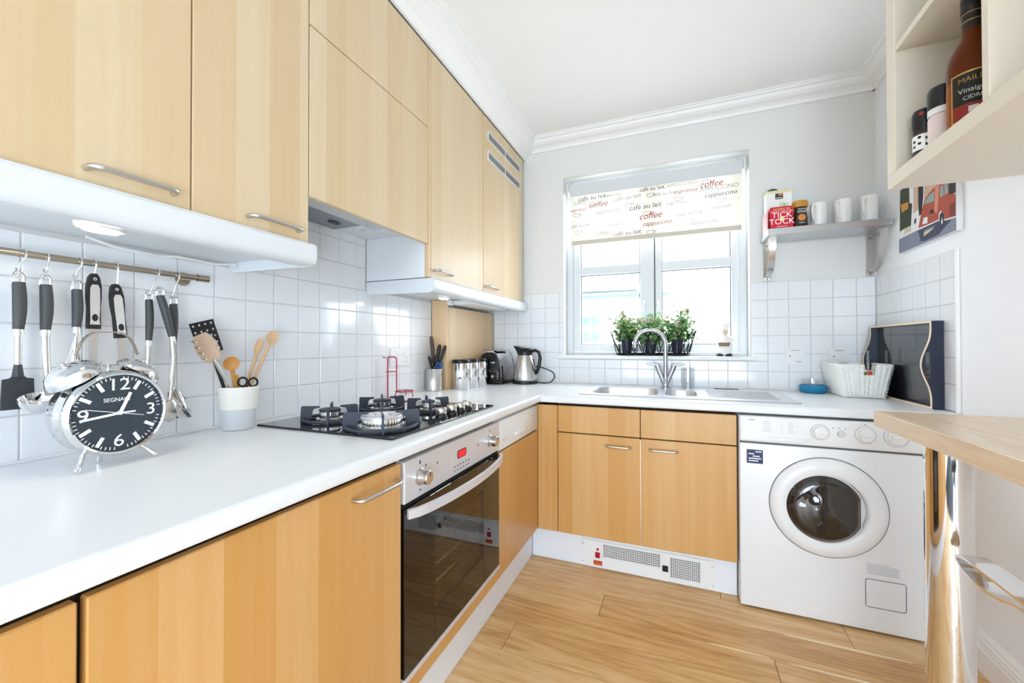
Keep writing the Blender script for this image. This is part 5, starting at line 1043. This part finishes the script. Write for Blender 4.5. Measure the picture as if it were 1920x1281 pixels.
for v in bm.verts: v.co = Vector((v.co.x*.03*(1+.15*math.sin(7*v.co.y)), v.co.y*.022, max(-.3,v.co.z)*.013*(1+.3*math.sin(9*v.co.x))))+Vector((1.789,-.085,ZH+.2245))
box(bm, 1.80, 1.852, -.10, -.07, ZH+.2195, ZH+.223, .001); obj('pouch', bm, 'bag_teal', t, smooth=50)
jc = Vector((1.906,-.12,ZH)); t = thing('coffee_jar', 'coffee jar with ochre lid and dark label beside the tea boxes', 'jar', jc)
bm = B(); lathe(bm, [(0,.001),(.034,.001),(.0355,.01),(.034,.05),(.029,.085),(.026,.112),(0,.112)], jc, 8, sx=1, sy=.85); obj('glass_body', bm, 'coffee_brown', t, smooth=20)
bm = B(); lathe(bm, [(.0335,.113),(.0355,.12),(.0355,.142),(.033,.146),(0,.147)], jc, 8, sx=1, sy=.85); obj('lid', bm, 'lid_ochre', t, smooth=20)
bm = B(); prism(bm, [(-.021,.02),(.021,.02),(.019,.105),(-.019,.105)], jc+Vector((0,-.0318,0)), XV, ZV, (0,-.0006,0)); lb_ = obj('label', bm, 'label_dark', t)
text('lettering', 'NESCAFE', .0085, jc+Vector((0,-.0328,.098)), XV, ZV, 'white_ink', lb_); text('lettering', 'GOLD', .014, jc+Vector((0,-.0328,.085)), XV, ZV, 'white_ink', lb_); text('lettering', 'BLEND', .007, jc+Vector((0,-.0328,.028)), XV, ZV, 'white_ink', lb_)
bm = B(); prism(bm, disc_pts(20,.0165), jc+Vector((0,-.0325,.055)), XV, ZV, (0,-.0004,0)); obj('cup_picture', bm, 'label_orange', lb_)
for mx, my, lb, hh in ((1.990,-.105,'white mug on the steel shelf next to the coffee jar',.128),(2.092,-.105,'white mug in the middle of the steel shelf',.132),(2.196,-.105,'white mug at the right end of the steel shelf',.136)):
    c_ = Vector((mx,my,ZH)); t = thing('mug', lb, 'mug', c_, group='white mugs on the steel shelf')
    bm = B(); lathe(bm, [(0,.001),(.031,.001),(.034,.006),(.037,hh-.002),(.0365,hh),(.0345,hh-.002),(.031,.01),(0,.008)], c_, 32); obj('cup', bm, 'mug_white', t, smooth=40)
    bm = B(); dd = Vector((-.62,-.78,0)); tube(bm, [c_+dd*.034+ZV*hh*.85, c_+dd*.056+ZV*hh*.86, c_+dd*.066+ZV*hh*.65, c_+dd*.056+ZV*hh*.35, c_+dd*.033+ZV*hh*.2], .0048, 10); obj('handle', bm, 'mug_white', t, smooth=50)

# ------------------------------------------------------------ canvas picture on the right wall
pc = thing('canvas_picture', 'canvas print of a red vintage car in a street', 'picture', (2.255,-.48,1.5))
bm = B(); box(bm, 2.2445, 2.2635, -.684, -.274, 1.503, 1.785, .001); cv = obj('canvas', bm, 'pr_white', pc)
SH = [('pr_road',[(-.274,1.504),(-.683,1.504),(-.683,1.55),(-.436,1.57),(-.274,1.568)]),('pr_wall2',[(-.403,1.785),(-.435,1.785),(-.438,1.655),(-.397,1.648)]),('pr_wall2',[(-.48,1.785),(-.62,1.785),(-.62,1.69),(-.48,1.68)]),
('pr_green',[(-.284,1.681),(-.290,1.785),(-.366,1.785),(-.367,1.702),(-.389,1.695),(-.383,1.652),(-.377,1.603),(-.319,1.604),(-.283,1.6)]),('pr_orange',[(-.295,1.72),(-.358,1.71),(-.355,1.683),(-.3,1.682)]),('pr_dark',[(-.437,1.785),(-.476,1.785),(-.473,1.689),(-.459,1.629),(-.442,1.624),(-.436,1.675)]),('pr_dark',[(-.64,1.785),(-.683,1.785),(-.683,1.64),(-.645,1.64)]),
('pr_shadow',[(-.437,1.521),(-.479,1.512),(-.575,1.514),(-.66,1.55),(-.583,1.563),(-.462,1.53)]),('pr_car',[(-.436,1.577),(-.464,1.647),(-.482,1.677),(-.515,1.695),(-.57,1.71),(-.619,1.715),(-.64,1.70),(-.645,1.647),(-.683,1.634),(-.681,1.555),(-.613,1.563),(-.606,1.59),(-.592,1.603),(-.578,1.594),(-.578,1.571),(-.505,1.573),(-.475,1.574)]),
('pr_car_lt',[(-.552,1.631),(-.557,1.705),(-.584,1.708),(-.577,1.645),(-.569,1.601),(-.55,1.611)]),('pr_win',[(-.481,1.66),(-.49,1.674),(-.515,1.686),(-.551,1.692),(-.550,1.652)]),('pr_win',[(-.588,1.652),(-.588,1.69),(-.608,1.697),(-.613,1.655)]),('pr_win',[(-.618,1.652),(-.617,1.697),(-.633,1.695),(-.64,1.656)]),
('pr_deep',[(-.647,1.607),(-.682,1.609),(-.681,1.555),(-.647,1.565)]),('pr_dark',[(-.583,1.561),(-.586,1.587),(-.599,1.596),(-.611,1.584),(-.611,1.557),(-.601,1.534),(-.59,1.537)]),('pr_white',[(-.594,1.556),(-.6,1.574),(-.606,1.556),(-.6,1.545)]),('pr_shadow',[(-.432,1.571),(-.513,1.569),(-.578,1.569),(-.581,1.557),(-.513,1.557),(-.479,1.557),(-.47,1.523),(-.449,1.528)]),('pr_white',[(-.432,1.574),(-.513,1.572),(-.578,1.572),(-.578,1.567),(-.513,1.567),(-.432,1.568)]),('pr_wall',[(-.475,1.532),(-.479,1.549),(-.552,1.549),(-.512,1.539)]),('pr_white',[(-.467,1.584),(-.476,1.607),(-.505,1.604),(-.503,1.579)]),('pr_wall',[(-.318,1.578),(-.326,1.602),(-.377,1.601),(-.377,1.578)]),('pr_dark',[(-.52,1.61),(-.545,1.607),(-.545,1.622),(-.522,1.624)]),('pr_dark',[(-.405,1.60),(-.417,1.605),(-.42,1.625),(-.408,1.62)])]
for i, (m_, pl) in enumerate(SH):
    bm = B(); prism(bm, pl, (2.2445-.00005*(i+1),0,0), YV, ZV, (-.0001,0,0)); obj('print_patch', bm, m_, cv)

# ------------------------------------------------------------ open wall unit on the right and its contents
sx0, sy0, sz0 = 1.93, -1.005, 1.579
su = thing('open_shelf_unit', 'pale maple open shelf unit high on the right wall', 'shelf unit', (2.1,-1.6,sz0))
bm = B(); box(bm, sx0, 2.263, -2.35, sy0, sz0, sz0+.042, .002); obj('bottom_board', bm, 'cabinet_maple', su)
bm = B(); box(bm, sx0, 2.263, sy0-.052, sy0, sz0+.0425, 2.40, .002); obj('end_panel', bm, 'cabinet_maple', su)
bm = B(); box(bm, sx0, 2.263, -2.35, sy0, 2.4005, 2.44, .002); obj('top_board', bm, 'cabinet_maple', su)
bm = B(); box(bm, sx0+.002, 2.263, -1.458, -1.434, sz0+.0425, 2.4, .002); obj('divider', bm, 'cabinet_maple', su)
bm = B(); box(bm, sx0+.002, 2.263, -1.4335, sy0-.0525, 1.985, 2.004, .001); obj('shelf_board', bm, 'cabinet_maple', su)
bm = B(); box(bm, 2.252, 2.263, -2.35, -1.4585, sz0+.0425, 2.4); box(bm, 2.252, 2.263, -1.4335, sy0-.0525, sz0+.0425, 1.9845); obj('back_panel', bm, 'cabinet_maple', su)
bm = B(); box(bm, sx0+.002, 2.263, -2.35, -2.326, sz0+.0425, 2.4, .002); obj('near_panel', bm, 'cabinet_maple', su)
zb0 = sz0+.0425
vb = Vector((2.005,-1.262,zb0)); t = thing('vinegar_bottle', 'brown cider vinegar bottle with black cap and label', 'bottle', vb)
bm = B(); lathe(bm, [(0,.001),(.044,.001),(.048,.006),(.048,.13)], vb, 36); obj('liquid_body', bm, 'vinegar_light', t, smooth=50)
bm = B(); lathe(bm, [(.048,.13),(.048,.172),(.043,.20),(.03,.225),(.021,.24),(.0185,.26),(.0185,.285)], vb, 36); obj('shoulder', bm, 'vinegar', t, smooth=50)
bm = B(); lathe(bm, [(.0188,.262),(.0192,.30)], vb, 30); obj('neck_sleeve', bm, 'label_black', t, smooth=50)
for h in (.28,.3): bm = B(); lathe(bm, [(.0194,h),(.0198,h+.001),(.0194,h+.002)], vb, 30); obj('gold_band', bm, 'gold', t, smooth=50)
bm = B(); lathe(bm, [(.0205,.302),(.0215,.306),(.0215,.342),(.0195,.348),(0,.349)], vb, 30); obj('cap', bm, 'black_plastic', t, smooth=50)
def wrap(nm, m, c, r, a0, a1, z0, z1, parent, n=14):
    bm = B(); q = []
    for i in range(n+1): a = R(a0+(a1-a0)*i/n); q.append((c.x+r*math.cos(a), c.y+r*math.sin(a)))
    A = [bm.verts.new((x,y,c.z+z0)) for x, y in q]; C_ = [bm.verts.new((x,y,c.z+z1)) for x, y in q]
    for i in range(n): bm.faces.new((A[i],A[i+1],C_[i+1],C_[i]))
    return obj(nm, bm, m, parent, smooth=60)
va = 243   # direction in degrees the label faces (towards the room)
gb = wrap('label_border', 'gold', vb, .0484, va-50, va+50, .022, .142, t); lb_ = wrap('label', 'label_black', vb, .0487, va-46, va+46, .062, .138, t); wrap('label_lower', 'label_red', vb, .0487, va-46, va+46, .026, .062, t)
ln = Vector((math.cos(R(va)),math.sin(R(va)),0)); lu = Vector((-ln.y,ln.x,0))
for s_, sz, zz, m_ in (('MAILLE',.017,.121,'gold'),('Vinaigre',.0165,.095,'white_ink'),('CIDRE',.013,.076,'white_ink')):
    o_ = text('lettering', s_, sz, vb+ln*.0495+ZV*zz, lu, ZV, m_, lb_, depth=.0002)
    for v in o_.data.vertices:   # bend the line of print round the bottle
        p = v.co+Vector(t.location)-vb; a_ = p.dot(lu)/.0492; q = ln*(.0489*math.cos(a_))+lu*(.0489*math.sin(a_)); v.co = Vector((q.x,q.y,p.z))+vb-Vector(t.location)
bm = B(); 
wrap('label_flower', 'salt_pink', vb, .0491, va-10, va+10, .04, .054, t)
def mill(c, r, h, label, salt):
    c = Vector(c); t = thing('spice_grinder', label, 'grinder', c, group='spice grinders on the open shelf')
    bm = B(); lathe(bm, [(0,.001),(r*.92,.001),(r,.006),(r,h*.52),(r*.9,h*.58)], c, 30); obj('jar', bm, 'salt_pink' if salt else 'label_dark', t, smooth=40)
    bm = B(); lathe(bm, [(r*.94,h*.58),(r*.96,h*.62),(r*1.02,h*.66),(r*1.03,h*.94),(r*.9,h),(0,h)], c, 30); obj('cap', bm, 'black_plastic', t, smooth=40)
    if salt: bm = B(); lathe(bm, [(r*1.0,h*.56),(r*1.02,h*.57),(r*1.02,h*.66),(r,h*.665)], c, 30); obj('collar', bm, 'carton_white', t, smooth=40)
    else:
        l_ = wrap('label', 'white_ink', c, r*1.01, va-75, va+60, h*.2, h*.5, t)
        for k, (a, z) in enumerate(((-50,.26),(-50,.36),(-20,.30),(-20,.42),(15,.26),(15,.38),(40,.33))): wrap('label_mark', 'label_black', c, r*1.02, va+a-8, va+a+8, h*z, h*(z+.05), l_, 3)
        bm = B(); prism(bm, disc_pts(12,.005), c+Vector((math.cos(R(va-10))*r*1.03, math.sin(R(va-10))*r*1.03, h*.9)), lu, ZV, ln*.0012); obj('red_dot', bm, 'red_plastic', t)
mill((1.978,-1.105,zb0), .026, .146, 'black-capped pepper grinder with white printed label on open shelf', False)
mill((1.988,-1.172,zb0), .030, .172, 'black-capped grinder of pink salt with white collar', True)
mill((2.075,-1.185,zb0), .026, .235, 'tall dark grinder half hidden behind the vinegar bottle', True)
t = thing('green_packet', 'light green packet squeezed against the shelf divider', 'packet', (2.02,-1.41,zb0)); bm = B(); box(bm, 1.955, 2.08, -1.4325, -1.412, zb0+.0005, zb0+.17, .001); obj('packet', bm, 'green_card', t)
t = thing('wicker_pot', 'brown woven pot on the upper shelf board', 'pot', (2.10,-1.16,2.004)); bm = B()
for k in range(12): tube(bm, [Vector((2.11+.055*math.cos(a), -1.15+.055*math.sin(a), 2.010+k*.008)) for a in [2*math.pi*i/30 for i in range(30)]], .0048, 6, closed=True)
obj('woven_wall', bm, 'wicker_brown', t, smooth=60, kind='stuff'); bm = B(); lathe(bm, [(0,.001),(.053,.001),(.053,.006),(0,.006)], (2.11,-1.15,2.0045), 24); obj('base', bm, 'wicker_brown', t)

# ------------------------------------------------------------ breakfast bar and stool
bt = thing('breakfast_bar', 'oak breakfast bar top on a chrome leg beside right wall', 'bar', (2.05,-1.6,0))
bm = B(); box(bm, 1.87, 2.2625, -2.35, -1.06, .844, .89, .0015, 2); obj('top', bm, 'oak_bar', bt)
bm = B(); cyl(bm, (1.945,-1.27,.006), (1.945,-1.27,.8435), .045, 48); lg = obj('leg', bm, 'chrome', bt, smooth=40)
bm = B(); lathe(bm, [(0,.0),(.06,.0),(.06,.005),(.05,.009),(.046,.009)], (1.945,-1.27,.0005), 40); obj('foot_flange', bm, 'chrome', bt, smooth=40)
st = thing('bar_stool', 'chrome flat-bar stool frame tucked beside the breakfast bar', 'stool', (1.945,-2.35,0))
lp = [(-2.3,.580),(-1.9,.594),(-1.7,.600),(-1.55,.604),(-1.42,.6065),(-1.375,.606),(-1.3625,.600),(-1.366,.590),(-1.385,.578),(-1.42,.571),(-1.467,.570),(-1.51,.578),(-1.545,.589),(-1.62,.592),(-1.8,.585),(-2.3,.572)]
bm = B(); ribbon(bm, [(1.938,y,z) for y, z in lp], XV, .05, .0045, closed=True); obj('frame_loop', bm, 'chrome', st, smooth=40)
bm = B(); cyl(bm, (1.94,-2.35,.02), (1.94,-2.35,.565), .03, 28); obj('pedestal', bm, 'chrome', st, smooth=40)
bm = B(); lathe(bm, [(0,.001),(.19,.001),(.19,.006),(.06,.018),(0,.02)], (1.94,-2.35,0), 40); obj('base', bm, 'chrome', st, smooth=40)
bm = B(); box(bm, 1.78, 2.10, -2.52, -2.19, .590, .64, .015, 3); obj('seat', bm, 'black_plastic', st, smooth=40)
